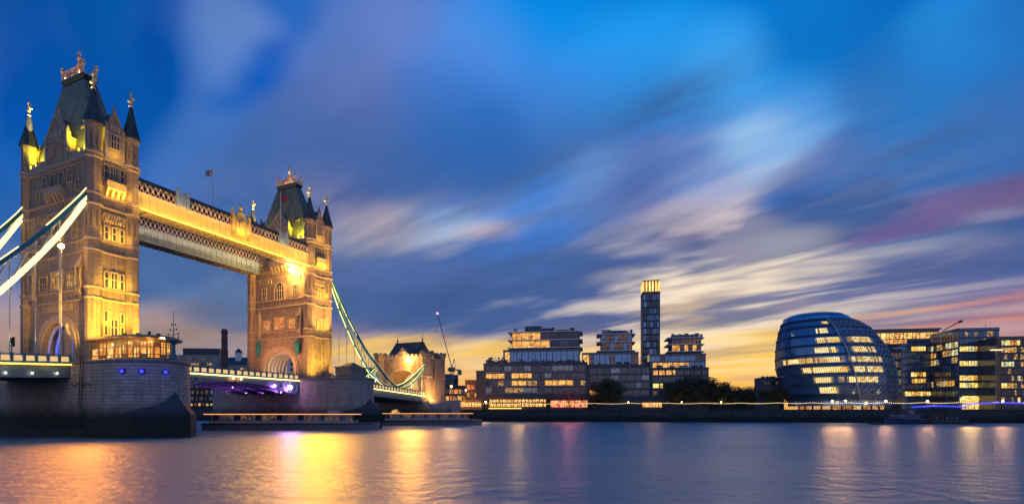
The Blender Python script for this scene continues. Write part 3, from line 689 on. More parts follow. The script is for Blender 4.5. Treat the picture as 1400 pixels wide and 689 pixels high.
# bascule leaves (north root at v=6, south root at v=SEP-6)
mid = SEP/2
north_leaf = thing('bascule_leaf', 'near raised-type road leaf hinged on the near pier', 'bascule', T1, -YAW, 'bascule leaves of the road')
deck_span(north_leaf, 5.6, mid-.05, 'bascule', lambda v: 1.0+3.6*max(0, (mid-v)/mid)**1.6)
parapet(north_leaf, 9.9, 6.3, mid-.06, 'bascule', 1); parapet(north_leaf, -9.9, 6.3, mid-.06, 'bascule', -1)
south_leaf = thing('bascule_leaf', 'far road leaf with purple lights on its underside', 'bascule', T1, -YAW, 'bascule leaves of the road')
deck_span(south_leaf, mid+.05, SEP-5.6, 'bascule', lambda v: 1.0+3.6*max(0, (v-mid)/mid)**1.6)
parapet(south_leaf, 9.9, mid+.06, SEP-6.3, 'bascule', 1); parapet(south_leaf, -9.9, mid+.06, SEP-6.3, 'bascule', -1)
north_leaf['label'] = 'near road leaf between the near pier and midstream'
# lattice brackets at the bascule roots
for root, v0, v1 in ((north_leaf, 6.3, 16), (south_leaf, SEP-16, SEP-6.3)):
    for u in (-10.1, 10.1):
        mb = MB(); n = 7
        for i in range(n):
            a, b_ = v0+(v1-v0)*i/n, v0+(v1-v0)*(i+1)/n
            dd = lambda v: 1.0+2.6*max(0, (1-abs((v-(6 if v0 < mid else SEP-6)))/12))
            mb.tube((u, a, -.9), (u, b_, -.75-dd(b_)), .07, 4); mb.tube((u, b_, -.9), (u, a, -.75-dd(a)), .07, 4); mb.tube((u, a, -.75-dd(a)), (u, b_, -.75-dd(b_)), .1, 4)
        mb.build('lattice', MATS['pale_blue_paint'], root)
PLAMP = glow('purple_lamp', (.75, .35, 1.), 45.)
for (u, v, z, p, r) in ((10.55, SEP-9.5, -2.35, 900, .42), (10.55, SEP-14, -2.2, 260, .22), (6, SEP-8.2, -3.4, 900, .09), (0, SEP-8.2, -3.4, 900, .09), (-6, SEP-8.2, -3.4, 700, .09), (3, SEP-19, -2.6, 400, .07)):
    mb = MB(); mb.ball((u, v, z), r, 8, 0); mb.tube((u, v, z+.1), (u, v, z+r+.35), .06, 5, 1); mb.build('lamp', [PLAMP, IRON], south_leaf)
    lamp('SPOT', (u, v, z-.5), p*1.6, PURP, south_leaf, aim=(min(u, 8)-2, v-9, -1.6), size=.2, angle=120)
for v in (9, 13): lamp('POINT', (8, v, -3.6), 90, (.5, .35, 1), north_leaf, size=.3)
mb = MB()
for dv in (-.9, .9): mb.ball((10.5, mid+dv, -1.1), .2, 6, 0)
mb.build('navigation_light', glow('red_amber_lamp', (1., .35, .08), 40.), south_leaf)

CH_TOP = [(3.3, 29.2), (4.8, 26.6), (8, 22.1), (11, 18.2), (14.6, 14.1), (19, 9.7), (24.4, 6.0), (29, 2.9), (33, 1.0), (37, 2.2), (41, 4.4), (45, 7.0), (49.5, 10.2)]
CH_BOT = [(3.3, 28.2), (5, 24.8), (7.6, 19.9), (10.8, 15.1), (14.6, 9.9), (20, 3.9), (27, .9), (33, .3), (37, .8), (41, 2.4), (45, 5.2), (49.5, 9.4)]
def interp(T_, v):
    for (a, za), (b_, zb) in zip(T_, T_[1:]):
        if v <= b_: return za+(zb-za)*(v-a)/(b_-a)
    return T_[-1][1]
def chain(root, u, sgn, strip, hang_mat, vmax):
    off = lambda v: .055*max(0, v-6)
    top = lambda v: interp(CH_TOP, v)-off(v)*.9; bot = lambda v: interp(CH_BOT, v)-off(v)*.9
    N = 40; V = [3.3+(vmax-3.3)*i/N for i in range(N+1)]
    P = lambda v, z: (u, sgn*v, z)
    mb = MB()
    for a, b_ in zip(V, V[1:]): mb.beam(P(a, top(a)), P(b_, top(b_)), .55, .5, up=(1, 0, 0))
    mb.build('upper_chord', TEAL, root)
    mb = MB()
    for a, b_ in zip(V, V[1:]): mb.beam(P(a, bot(a)), P(b_, bot(b_)), .55, .42, up=(1, 0, 0))
    mb.build('lower_chord', TEAL, root)
    mb = MB(); ms = MB(); W = [4.5+3.05*i for i in range(15) if 4.5+3.05*i < vmax]
    for a, b_ in zip(W, W[1:]):
        mb.tube(P(a, top(a)), P(b_, bot(b_)), .13, 5); mb.tube(P(b_, top(b_)), P(b_, bot(b_)), .11, 5)
        if top(a)-bot(a) > 1.5: mb.tube(P(a, bot(a)), P(b_, top(b_)), .1, 5)
    mb.build('bracing', hang_mat, root)
    wx = .33 if u > 0 else .33
    mt = MB(); ml = MB()
    for i, (a, b_) in enumerate(zip(V, V[1:])):
        if not (5 <= i <= 7 and sgn < 0): mt.beam(P(a, top(a)+.08), P(b_, top(b_)+.08), 0.66, (.40 if sgn < 0 else .34), up=(1, 0, 0))
        ml.beam(P(a, bot(a)), P(b_, bot(b_)), 0.66, (.46 if sgn < 0 else .38), up=(1, 0, 0))
    mt.build('upper_light_strip', strip, root); ml.build('lower_light_strip', strip, root)
    for a in W:
        zb = zdeck(a, 's')+1.5
        if a > 6 and bot(a)-zb > .8:
            mb = MB(); mb.tube(P(a, bot(a)), P(a, zb), .085, 6); mb.box(u-.2, u+.2, sgn*a-.2, sgn*a+.2, bot(a)-.9, bot(a)-.3); mb.build('hanger', hang_mat, root)
            if u > 0: lamp('SPOT', (u+1.2, sgn*(a+.4), zb+.5), 500 if sgn < 0 else 1300, (1, .78, .5), root, aim=(u, sgn*a, bot(a)), size=.1, angle=70)
HANGW = plain('hanger_paint', (.62, .55, .42), .5)
HANGT = plain('hanger_pale_blue', (.50, .55, .45), .5)
for T, sgn, uu, lb, strip, hm in ((T1, -1, 9.9, 'brightly lit suspension chain sloping off the left edge of the picture', LEDW, HANGW), (T1, -1, -9.9, 'suspension chain on the far side of the road, reaching the near tower', LEDW, HANGW),
                          (T2, 1, 9.9, 'greenish lit suspension chain sweeping down to the gatehouse', LEDG, HANGT), (T2, 1, -9.9, 'suspension chain on the far side of the road before the gatehouse', LEDG, HANGT)):
    r_ = thing('suspension_chain', lb, 'bridge chain', T, -YAW, 'suspension chains of the bridge')
    chain(r_, uu, sgn, strip, hm, 49.)
for T, sgn, lb in ((T1, -1, 'suspended road span with lit parapet left of the near tower'), (T2, 1, 'suspended road span with lit parapet running to the gatehouse')):
    r_ = thing('road_span', lb, 'bridge deck', T, -YAW, 'suspended road spans')
    deck_span(r_, sgn*5.6, sgn*50, 's', lambda v: 1.9)
    parapet(r_, 10.3, sgn*6.3, sgn*50, 's', 1, LEDY if sgn < 0 else LED); parapet(r_, -10.3, sgn*6.3, sgn*50, 's', -1)
    for v in (9, 14, 19, 24): lamp('POINT', (10.9, sgn*v, zdeck(v, 's')-.2), 14, (1, .7, .35), r_, size=.2)
    if sgn < 0:
        for i in range(3):
            mb = MB(); mb.ball((10.2, -(8+3.1*i), zdeck(8+3.1*i, 's')-1.25), .12, 6); mb.build('deck_light', glow('small_white_lamp', (1, .85, .6), 14.) if 'small_white_lamp' not in MATS else MATS['small_white_lamp'], r_)

# ------------------------------------------------------------------ high-level walkways
WALKW = plain('walkway_steel', (.34, .38, .42), .45, var=.2)
def walkway(label, u_out, u_in, gold):
    root = thing('high_walkway', label, 'walkway', T1, -YAW, 'high level walkways')
    v0, v1 = 3.0, SEP-3.0; L = v1-v0; s = 1 if u_out > u_in else -1
    ua, ub = sorted((u_out, u_in)); NB = 30
    mb = MB(); mb.box(ua+.25, ub-.25, v0, v1, 28.4, 28.7); mb.box(ua+.2, ub-.2, v0, v1, 33.2, 33.45)
    for i in range(NB+1):
        v = v0+L*i/NB; mb.box(ua+.2, ub-.2, v-.14, v+.14, 27.95, 28.4)
    for q in (ua+.5, (ua+ub)/2, ub-.5): mb.box(q-.1, q+.1, v0, v1, 28.05, 28.395)
    mb.build('floor_frame', plain('soffit_paint', (.42, .33, .24), .6) if 'soffit_paint' not in MATS else MATS['soffit_paint'], root)
    for u, sg in ((u_out, s), (u_in, -s)):
        mb = MB(); o = sorted((u, u-sg*.2))
        mb.box(*o, v0, v1, 28.2, 30.9)
        mb.box(*sorted((u+sg*.18, u-sg*.25)), v0, v1, 30.9, 31.15); mb.box(*sorted((u+sg*.12, u-sg*.25)), v0, v1, 28.0, 28.22)
        for i in range(NB+1):
            v = v0+L*i/NB; mb.box(*sorted((u+sg*.14, u)), v-.12, v+.12, 28.23, 30.89)
        for zz_ in (28.75, 30.25): mb.box(*sorted((u+sg*.1, u)), v0, v1, zz_, zz_+.16)
        if not (gold and sg == s): mb.box(*sorted((u+sg*.13, u)), v0, v1, 29.4, 29.6)
        mb.build('girder', (CREAM if gold and sg == s else BLUEW), root)
        mb = MB(); n = 44; uu = u-sg*.08
        for i in range(n):
            a, b_ = v0+L*i/n, v0+L*(i+1)/n
            mb.tube((uu, a, 31.15), (uu, b_, 33.0), .075, 4); mb.tube((uu, b_, 31.15), (uu, a, 33.0), .075, 4)
            c_ = (a+b_)/2; mb.loft([[(uu-.1, c_+p_, 32.07+q_) for p_, q_ in ((-.2, 0), (0, -.24), (.2, 0), (0, .24))], [(uu+.1, c_+p_, 32.07+q_) for p_, q_ in ((-.2, 0), (0, -.24), (.2, 0), (0, .24))]])
        mb.build('lattice', MATS.get('lattice_paint') or plain('lattice_paint', (.68, .55, .48), .5), root)
        mb = MB(); mb.box(*sorted((u+sg*.1, u-sg*.35)), v0, v1, 33.0, 33.3); mb.build('handrail', IRON, root)
    mb = MB(); mb.loft([[(ua+.4, v, 33.45), (ub-.4, v, 33.45), (ub-.9, v, 34.0), (ua+.9, v, 34.0)] for v in (v0, v1)]); mb.build('roof', IRON, root)
    mb = MB(); mb.box(*sorted((u_in-s*-.9, u_in-s*-.75)), v0, v1, 31.2, 33.15); mb.build('glazing', DGLASS, root)
    if gold:
        mb = MB(); u = u_out+s*.42; mb.beam((u, v0+.8, 28.02), (u, v1-.8, 28.02), .16, .16); mb.build('light_strip', LEDY, root)
        for i in range(6):
            v = v0+L*(i+.5)/6
            lamp('AREA', (u_out+s*2.3, v, 27.3), 340, (1, .60, .06), root, aim=(u_out, v, 30.0), size=L/6, sy=.15)
        for i in range(4):
            v = v0+L*(i+.5)/4
            lamp('AREA', (u_out-s*1.0, v, 26.6), 110, AMB, root, aim=(u_out-s*1.6, v, 28.4), size=L/4, sy=.3)
        # coat of arms in the middle and panelled posts at the quarter points
        mb = MB(); c = SEP/2+.6; uo = u_out+s*.1
        pts = [(-1.9, 29.2), (1.9, 29.2), (1.9, 33.2), (1.2, 33.5), (.7, 34.4), (-.7, 34.4), (-1.2, 33.5), (-1.9, 33.2)]
        mb.loft([[(uo+s*o_, c+a, z) for a, z in pts] for o_ in (-.3, .28)])
        for a in (-1.9, 1.9): mb.box(*sorted((uo-s*.4, uo+s*.45)), c+a-.3, c+a+.3, 28.9, 33.9); mb.lathe(uo, c+a, [(.35, 33.9), (.12, 34.4), (.3, 34.7), (.03, 35.2)], 6)
        mb.lathe(uo, c, [(.5, 34.4), (.2, 35.0), (.42, 35.3), (.42, 35.6), (.03, 36.3)], 8)
        mb.lathe(uo+s*.3, c, [(.02, 30.4), (.02, 30.4)], 4)
        mb.loft([[(uo+s*o_, c+a*q, 31.6+b_*q) for a, b_ in ((-.8, .9), (.8, .9), (.8, -.1), (.4, -.8), (0, -1.1), (-.4, -.8), (-.8, -.1))] for o_, q in ((.28, 1), (.7, .86))])
        for a in (-1.25, 1.25): mb.loft([[(uo+s*o_, c+a+p_, z) for p_, z in ((-.25, 30.2), (.25, 30.2), (.35, 31.6), (.1, 32.8), (-.3, 32.2))] for o_ in (.28, .62)])
        mb.build('coat_of_arms', GILT, root)
        for i in range(6):
            v = v0+L*(i+.5)/6; lamp('AREA', (u_out+s*.9, v, 30.4), 60, (1, .5, .3), root, aim=(u_out, v, 32.4), size=L/6, sy=.12)
        lamp('SPOT', (u_out+s*3.2, c, 28.4), 1500, YEL, root, aim=(uo, c, 32.5), size=.1, angle=75)
        for c in (v0+L*.21, v0+L*.79):
            mb = MB()
            for a in (-.95, .95): mb.box(*sorted((uo-s*.3, uo+s*.3)), c+a-.28, c+a+.28, 30.9, 34.1); mb.lathe(uo, c+a, [(.32, 34.1), (.03, 34.5)], 4)
            mb.box(*sorted((uo-s*.2, uo+s*.12)), c-.68, c+.68, 31.15, 33.7)
            for a in (-.34, .34): mb.box(*sorted((uo+s*.12, uo+s*.18)), c+a-.22, c+a+.22, 31.5, 33.4)
            mb.build('panelled_post', BLUEW, root)
    else:
        for i in range(6):
            v = v0+L*(i+.5)/6
            lamp('AREA', (u_in-s*1.2, v, 30.0), 85, (1, .58, .28), root, aim=(u_in+s*.3, v, 32.2), size=L/6, sy=.15)
    return root
walkway('nearer high walkway with glowing gold cornice and coat of arms', 10.6, 7.2, True)
walkway('high walkway on the far side, bluish steel with a lattice top', -10.6, -7.2, False)
# the floodlight under the nearer walkway
fl = thing('floodlight', 'dazzling floodlight under the gold walkway end at the far tower', 'floodlight', T2+WE*6.2-AX*5.0+Vector((0, 0, 27.2)), -YAW)
mb = MB(); mb.ball((0, 0, 0), .62, 12); mb.build('lens', glow('flood_lens', lin((255,204,100)), 260.), fl)
mb = MB(); mb.lathe(0, 0, [(.3, .5), (.5, .62), (.4, .9), (.08, 1.0)], 8); mb.tube((0, 0, .9), (0, .4, 1.35), .07, 6); mb.build('housing', IRON, fl)
lamp('POINT', (0, -.9, -.3), 3600, (1, .52, .14), fl, size=.5)

def beam_to_water(parent, loc, target, power, col, angle=26, size=.4):  # added spots aimed only at the water, to raise reflection columns
    inv = parent.matrix_basis.inverted() if parent else None
    l = bpy.data.lights.new('reflection_beam', 'SPOT'); l.energy = power; l.color = col; l.spot_size = R(angle); l.spot_blend = .9; l.shadow_soft_size = size
    o = bpy.data.objects.new('light', l); C.objects.link(o); o.location = loc
    o.rotation_euler = (Vector(target)-Vector(loc)).to_track_quat('-Z', 'Y').to_euler(); return o
w_ = T2+WE*6.2-AX*6.0+Vector((0, 0, 27.0))
beam_to_water(None, w_, (-18, 32, 0), 66000, (1, .42, .015), 58, 2.5)
for q, yl in ((12.5, -4), (13.5, 3)): beam_to_water(None, T2+WE*q+AX*yl+Vector((0, 0, 6)), (-14, 36, 0), 30000, (1, .42, .015), 44, 2.5)
beam_to_water(None, T1+WE*14-AX*5.5+Vector((0, 0, 3)), (-27, 30, 0), 15000, (1, .32, .03), 70, 2)
beam_to_water(None, T1+WE*8-AX*8+Vector((0, 0, 12)), (-34, 32, 0), 16000, (1, .30, .03), 60, 2)
w_ = T1+WE*11+AX*(SEP-10)+Vector((0, 0, -2.6)); beam_to_water(None, w_, (-34, 86, 0), 5200, (.62, .35, 1), 40, .8)
# flags
def flag(name, label, v, u, h, base_z, union, rot):
    root = thing(name, label, 'flag', T1+WE*u+AX*v+Vector((0, 0, base_z)), rot)
    mb = MB(); mb.lathe(0, 0, [(.09, 0), (.05, h), (.12, h+.05), (.02, h+.25)], 8); mb.build('flagpole', WHITE, root)
    W_, H_ = 1.9, 1.25; nx_, ny_ = 18, 10
    def P(i, j):
        a = i/nx_; return (-.08-W_*a*.86, .35*math.sin(a*7)*a+.1*a, h-.15-H_*j/ny_-.9*a*a*1.0-.12*math.sin(a*6))
    mb = MB(); ids = [[mb.add([P(i, j)]) for j in range(ny_+1)] for i in range(nx_+1)]
    for i in range(nx_):
        for j in range(ny_):
            a, b_ = (i+.5)/nx_*2-1, (j+.5)/ny_*2-1
            if union:
                k = 0
                dgl = min(abs(a-b_), abs(a+b_))
                if dgl < .26: k = 1
                if dgl < .1: k = 2
                if abs(a) < .24 or abs(b_) < .32: k = 1
                if abs(a) < .14 or abs(b_) < .2: k = 2
            else: k = 2
            mb.face((ids[i][j], ids[i+1][j], ids[i+1][j+1], ids[i][j+1]), k)
    o = mb.build('cloth', [MATS.get('flag_blue') or plain('flag_blue', (.02, .03, .18), .8), MATS.get('flag_white') or plain('flag_white', (.6, .6, .62), .8), MATS.get('flag_red') or plain('flag_red', (.42, .02, .03), .8)], root, smooth=True)
    md = o.modifiers.new('thickness', 'SOLIDIFY'); md.thickness = .02
flag('flag', 'union flag on a white pole above the middle of the walkway', 19.4, 8.6, 8.4, 34.0, True, 0)
flag('flag', 'plain red flag on a pole in front of the far tower', 36.5, 8.8, 9.6, 34.0, False, math.pi)

# ------------------------------------------------------------------ things on the near pier
pav = thing('pavilion', 'glowing curved timber pavilion on the near pier at the foot of the tower', 'pavilion', T1, -YAW)
def pav_outline(e, x0=10.9, x1=19.0, hw=3.6, rx=5.2):
    a = [(x0-0*e, -hw-e)]+[(x1+(rx+e)*math.sin(math.pi*i/14), -(hw+e)*math.cos(math.pi*i/14)) for i in range(15)]+[(x0, hw+e)]
    return a
mb = MB(); mb.prism(pav_outline(0), .0, .45); mb.prism(pav_outline(-.1), 2.95, 3.45); mb.build('plinth', WOOD, pav)
mb = MB(); mb.prism(pav_outline(.95), 3.45, 3.62); mb.prism(pav_outline(.75), 3.62, 3.8); mb.prism(pav_outline(.2), 3.8, 4.0); mb.build('roof', plain('pavilion_roof', (.40, .26, .13), .5), pav)
GLOWIN = room('pavilion_interior', [lin((170,84,20)), lin((240,150,40)), lin((255,226,140))], 1.05, .9)
ol = pav_outline(-.02)
for i, (p_, q_) in enumerate(zip(ol, ol[1:])):
    ln = math.hypot(q_[0]-p_[0], q_[1]-p_[1]); n = max(1, round(ln/2.0))
    for j in range(n):
        a = (p_[0]+(q_[0]-p_[0])*j/n, p_[1]+(q_[1]-p_[1])*j/n); b_ = (p_[0]+(q_[0]-p_[0])*(j+1)/n, p_[1]+(q_[1]-p_[1])*(j+1)/n)
        if max(a[1], b_[1]) > 1.8: continue
        mb = MB(); du = Vector((b_[0]-a[0], b_[1]-a[1], 0)); du.normalize(); nr = Vector((du.y, -du.x, 0))
        mb.beam((*a, .45), (*a, 2.95), .16, .16, up=(1, 0, 0)); 
        for z in (.95, 2.15): mb.beam((*a, z), (*b_, z), .09, .1)
        c_ = ((a[0]+b_[0])/2, (a[1]+b_[1])/2); mb.beam((*c_, .45 if (i+j) % 2 else 2.15), (*c_, 2.95), .07, .07, up=(1, 0, 0))
        if (i+j) % 3 == 0:
            for z in (2.22, 2.4, 2.58, 2.76, 2.9): mb.beam((*a, z), (*b_, z), .12, .2)
        elif (i+j) % 3 == 1: mb.beam((*a, .72), (*b_, .72), .12, .5)
        w = mb.build('window', WOOD, pav)
        mb = MB(); sc_ = nr*-.06; mb.poly([(a[0]+sc_.x, a[1]+sc_.y, .45), (b_[0]+sc_.x, b_[1]+sc_.y, .45), (b_[0]+sc_.x, b_[1]+sc_.y, 2.95), (a[0]+sc_.x, a[1]+sc_.y, 2.95)]); mb.build('pane', GLOWIN, w)
for x_, y_ in ((13, -5.4), (16, -5.4), (19, -5.3), (21.8, -4.2), (23.8, -2.4)): lamp('POINT', (x_, y_, 3.0), 60, (1, .62, .2), pav, size=.12)
for x_, y_, r_, h_ in ((14, -1.2, .28, .5), (16.5, -1.8, .35, .7), (19.6, -1.5, .3, .6), (21.6, -1.0, .22, .8), (22.6, -.2, .3, .5)):
    mb = MB(); mb.lathe(x_, y_, [(r_, 4.0), (r_, 4.0+h_*.7), (r_*1.3, 4.0+h_*.72), (r_*.4, 4.0+h_)], 10); mb.build('roof_vent', IRON if x_ > 15 else WHITE, pav)
# light masts on the pavilion terrace
gp = thing('gate_pier', 'grey stone gate pier with a carved cap before the road arch', 'gate pier', T1+WE*9.3-AX*6.3, -YAW)
mb = MB(); mb.box(-.5, .5, -.5, .5, -.4, 3.6); mb.build('shaft', TRIM, gp)
mb = MB(); mb.box(-.66, .66, -.66, .66, 3.6, 3.9); mb.lathe(0, 0, [(.5, 3.9), (.6, 4.3), (.34, 4.9), (.2, 5.3), (.3, 5.5), (.04, 6.1)], 8); mb.build('cap', TRIM, gp)
sm = thing('signal_mast', 'teal river signal mast with crosstrees at the tip of the near pier', 'mast', T1+WE*px_on(237, -1., T1)-AX*1.0, -YAW)
mb = MB(); mb.lathe(0, 0, [(.62, 0), (.6, .7), (.34, .9), (.26, 2.3), (.7, 2.7), (1.3, 2.85), (1.3, 3.0), (.1, 3.05)], 10); mb.build('column', TEAL, sm)
mb = MB(); mb.tube((0, 0, 3), (0, 0, 7.6), .07, 6, r2=.03)
for z, w in ((3.9, 1.2), (4.6, .8), (5.4, .45)):
    mb.tube((-w, 0, z), (w, 0, z), .045, 5)
    for s in (-1, 1): mb.ball((s*w, 0, z+.1), .14, 6)
for s in (-1, 1): mb.tube((s*1.2, 0, 3.0), (s*1.2, 0, 3.5), .05, 5); mb.ball((s*1.2, 0, 3.5), .13, 6)
mb.build('yard', TEAL, sm)
mb = MB(); n = 9
for i in range(n):
    a = -.9+1.6*i/(n-1); mb.tube((a+.2, -.7, 0), (a+.2, -.7, 1.0), .03, 4)
mb.tube((-.7, -.7, 1.0), (.9, -.7, 1.0), .035, 4); mb.build('guard_rail', TEAL, sm)
tl = thing('traffic_light', 'traffic signal showing green by the road at the near tower', 'traffic light', T1-WE*1.0-AX*9.0+Vector((0, 0, -1.0)), -YAW)
mb = MB(); mb.tube((0, 0, 0), (0, 0, 2.4), .08, 8); mb.build('pole', IRON, tl); tl.location.z += 1.3
mb = MB(); mb.box(-.28, .28, -.2, .2, 2.4, 3.7); mb.box(-.45, .45, .2, .24, 2.25, 3.85); hd = mb.build('signal_head', IRON, tl)
for z, mt_ in ((3.45, plain('dull_red_lens', (.12, .02, .02), .3)), (3.05, plain('dull_amber_lens', (.14, .07, .01), .3)), (2.66, glow('green_signal', (.02, 1, .35), 3.))):
    mb = MB(); mb.tube((0, -.2, z), (0, -.26, z), .15, 12); mb.build('lens', mt_, hd)

# ------------------------------------------------------------------ gatehouse (abutment tower)
gh = thing('gatehouse', 'stone gatehouse with slate roof and wide arch at the end of the suspension span', 'gatehouse', T3, -YAW)
def gh_z(z): return z
mb = MB(); arch_ = [(6.6*math.cos(math.pi*i/16), -.2+6.6*math.sin(math.pi*i/16)) for i in range(17)]
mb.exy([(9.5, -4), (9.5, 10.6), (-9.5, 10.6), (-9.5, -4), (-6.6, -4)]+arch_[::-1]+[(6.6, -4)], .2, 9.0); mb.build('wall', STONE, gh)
mb = MB(); oo = [(7.4*math.cos(math.pi*i/16), -.2+7.4*math.sin(math.pi*i/16)) for i in range(17)]
for j in range(16): mb.loft([[(q[0], y_, q[1]) for q, y_ in ((arch_[k], -.1), (oo[k], -.1), (oo[k], .25), (arch_[k], .25))] for k in (j, j+1)])
mb.build('archway', TRIM, gh)
for sx in (-1, 1):
    for yy in (.5, 8.7):
        mb = MB(); cx = sx*10.0
        mb.lathe(cx, yy, [(2.15, -18), (2.15, -4), (1.95, -3.6), (1.95, 10.8), (2.25, 11.3), (2.25, 12.1)], 8)
        for j in range(8):
            an = 2*math.pi*j/8; mb.box(cx+2.0*math.cos(an)-.35, cx+2.0*math.cos(an)+.35, yy+2.0*math.sin(an)-.35, yy+2.0*math.sin(an)+.35, 12.1, 12.85)
        tu = mb.build('turret', STONE, gh)
        mb = MB()
        for z in (-3.6, 3.6, 10.2): mb.lathe(cx, yy, [(1.95, z), (2.2, z+.15), (2.2, z+.4), (1.95, z+.55)], 8)
        mb.build('string_course', TRIM, tu)
        if yy < 1:
            for z in (1.0, 6.4): window(tu, lambda a, d_, z_: (cx+a, yy-1.8-d_, z_), 0, z, z+1.7, .6, DIM, 1, surround=.2, transom=False)
for q in ((10.0, 11.9), (-11.9, -10.0)): mb = MB(); mb.box(*q, 2.3, 7, -18, 10.4); mb.build('side_wall', STONE, gh)
mb = MB()
for i in range(10):
    xx = -8.0+i*1.68; mb.box(xx, xx+.95, -.1, .6, 11.2, 12.0)
mb.box(-8.2, 8.3, -.12, .62, 10.6, 11.2); mb.build('parapet', TRIM, gh)
mb = MB(); mb.loft([[(-7.6, .9, 11), (7.6, .9, 11), (7.6, 8.4, 11), (-7.6, 8.4, 11)], [(-5.5, 3.6, 16.4), (5.5, 3.6, 16.4), (5.5, 5.6, 16.4), (-5.5, 5.6, 16.4)]]); rf = mb.build('roof', SLATE, gh)
mb = MB(); mb.box(-5.7, 5.7, 3.5, 5.7, 16.4, 16.65); mb.build('ridge', IRON, rf)
for sx in (-1, 1):
    mb = MB(); mb.lathe(sx*5.4, 4.6, [(.28, 16.6), (.2, 17.4), (.34, 17.6), (.08, 18.1), (.03, 20.2)], 6); mb.build('finial', IRON, rf)
mb = MB(); mb.exy([(-2.2, 10.9), (2.2, 10.9), (2.2, 12.3), (0, 14.6), (-2.2, 12.3)], -.05, 3.4); gb = mb.build('gable', STONE, gh)
for cx in (-4.4, 4.4): window(gh, lambda a, d_, z: (a, .2-d_, z), cx, 7.6, 9.4, 1.0, DIM, 2, surround=.22)
window(gb, lambda a, d_, z: (a, -.05-d_, z), 0, 11.4, 12.9, .9, DIM, 2, surround=.18)
mb = MB(); mb.box(-12.4, 12.4, -1.8, 0.0, -18, -3.9); mb.box(-12.4, 12.4, .01, 20, -18, -4.05); mb.build('abutment', GRANITE, gh)
window(gh, lambda a, d_, z: (a, -1.8-d_, z), -1.5, -11.2, -7.4, 5.2, APTS, 5, arch=True, surround=.4)
mb = MB(); mb.lathe(3.2, -1.1, [(.1, 9.2), (.5, 9.7), (.55, 10.2), (.3, 10.7), (.06, 10.9)], 10); mb.tube((3.2, -1.1, 10.8), (3.2, .2, 11.2), .07, 5, 1); mb.build('floodlight', [glow('gatehouse_flood', lin((255,196,96)), 150.), IRON], gh)
lamp('POINT', (3.2, -2.6, 9.2), 2800, AMB, gh, size=.4)
lamp('SPOT', (15.6, -3.0, -4.5), 9000, (1, .5, .14), gh, aim=(10.6, 1.5, 0), size=.3, angle=100)
lamp('POINT', (0, -5.5, 1.0), 2200, AMB, gh, size=.4); lamp('POINT', (9.4, -5.0, -1.0), 420, (1, .6, .2), gh, size=.3); lamp('POINT', (0, 5, 3.4), 500, AMB, gh, size=.4)
# small brick lodge on the far pier beside the chain
lo = thing('pier_lodge', 'low dark stone lodge on the far pier right of the tower', 'lodge', T2+WE*20.6, -YAW)
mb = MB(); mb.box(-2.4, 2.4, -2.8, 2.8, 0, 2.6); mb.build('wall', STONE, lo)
mb = MB(); mb.box(-2.7, 2.7, -3.1, 3.1, 2.6, 2.85); mb.build('cornice', TRIM, lo)
for cx in (-1.5, 0, 1.5): window(lo, lambda a, d_, z: (a, -2.8-d_, z), cx, .8, 2.1, .7, DIM, 2, surround=.14)
mb = MB(); mb.loft([[(-2, -2.2, 2.85), (2, -2.2, 2.85), (2, 2.2, 2.85), (-2, 2.2, 2.85)], [(-.8, -.3, 3.9), (.8, -.3, 3.9), (.8, .3, 3.9), (-.8, .3, 3.9)]]); mb.build('roof', SLATE, lo)

# ------------------------------------------------------------------ street lamps
GLOBE = glow('globe_bright', lin((255,190,96)), 60.)
def street_lamp(px, py, D, label, h=None, power=260, col=(1, .58, .2), r=.3, mat=None, group='lit street lamps'):
    zt = zpx(py, D); base = BANK_Z if h is None else zt-h
    p = at(px, D, base); root = thing('street_lamp', label, 'street lamp', p, 0, group); H = zt-base
    mb = MB(); mb.lathe(0, 0, [(.2, 0), (.16, .5), (.08, .7), (.06, H-.35), (.16, H-.3), (.16, H-r)], 8); mb.build('post', IRON, root)
    mb = MB(); mb.ball((0, 0, H), r, 10); mb.build('globe', mat or GLOBE, root)
    mb = MB(); mb.lathe(0, 0, [(r*1.05, H+r*.55), (r*.5, H+r*1.1), (.04, H+r*1.6)], 8); mb.build('cap', IRON, root)
    if power: lamp('POINT', (0, -.6, H-.1), power*2, col, root, size=.25)
    return root
p_ = T1+WE*10.3-AX*8.4     # lamp beside the near chain
r_ = thing('street_lamp', 'tall lamp glowing in front of the near tower beside a chain hanger', 'street lamp', T1+WE*9.2-AX*7.0+Vector((0, 0, -.55)), -YAW, 'lit street lamps')
mb = MB(); mb.lathe(0, 0, [(.3, 0), (.16, 1.2), (.09, 1.5), (.07, 18.4)], 8); mb.build('post', HANGW, r_)
mb = MB(); mb.ball((0, 0, 18.9), .42, 10); mb.build('globe', LAMPG, r_); lamp('POINT', (0, .3, 18.2), 220, AMB, r_, size=.3)
r_ = thing('street_lamp', 'lamp glowing on the far pier at the foot of the chain', 'street lamp', T2+WE*10.6+AX*8.0+Vector((0, 0, 0)), -YAW, 'lit street lamps')
mb = MB(); mb.lathe(0, 0, [(.25, -1), (.1, 1.2), (.07, 3.2)], 8); mb.build('post', IRON, r_)
mb = MB(); mb.ball((0, 0, 3.5), .34, 10); mb.build('globe', LAMPG, r_); lamp('POINT', (.5, -.6, 3.5), 300, AMB, r_, size=.3)
def bankD(px, off): r = (px-700)/F; return (205+off)/(1+.15*r)
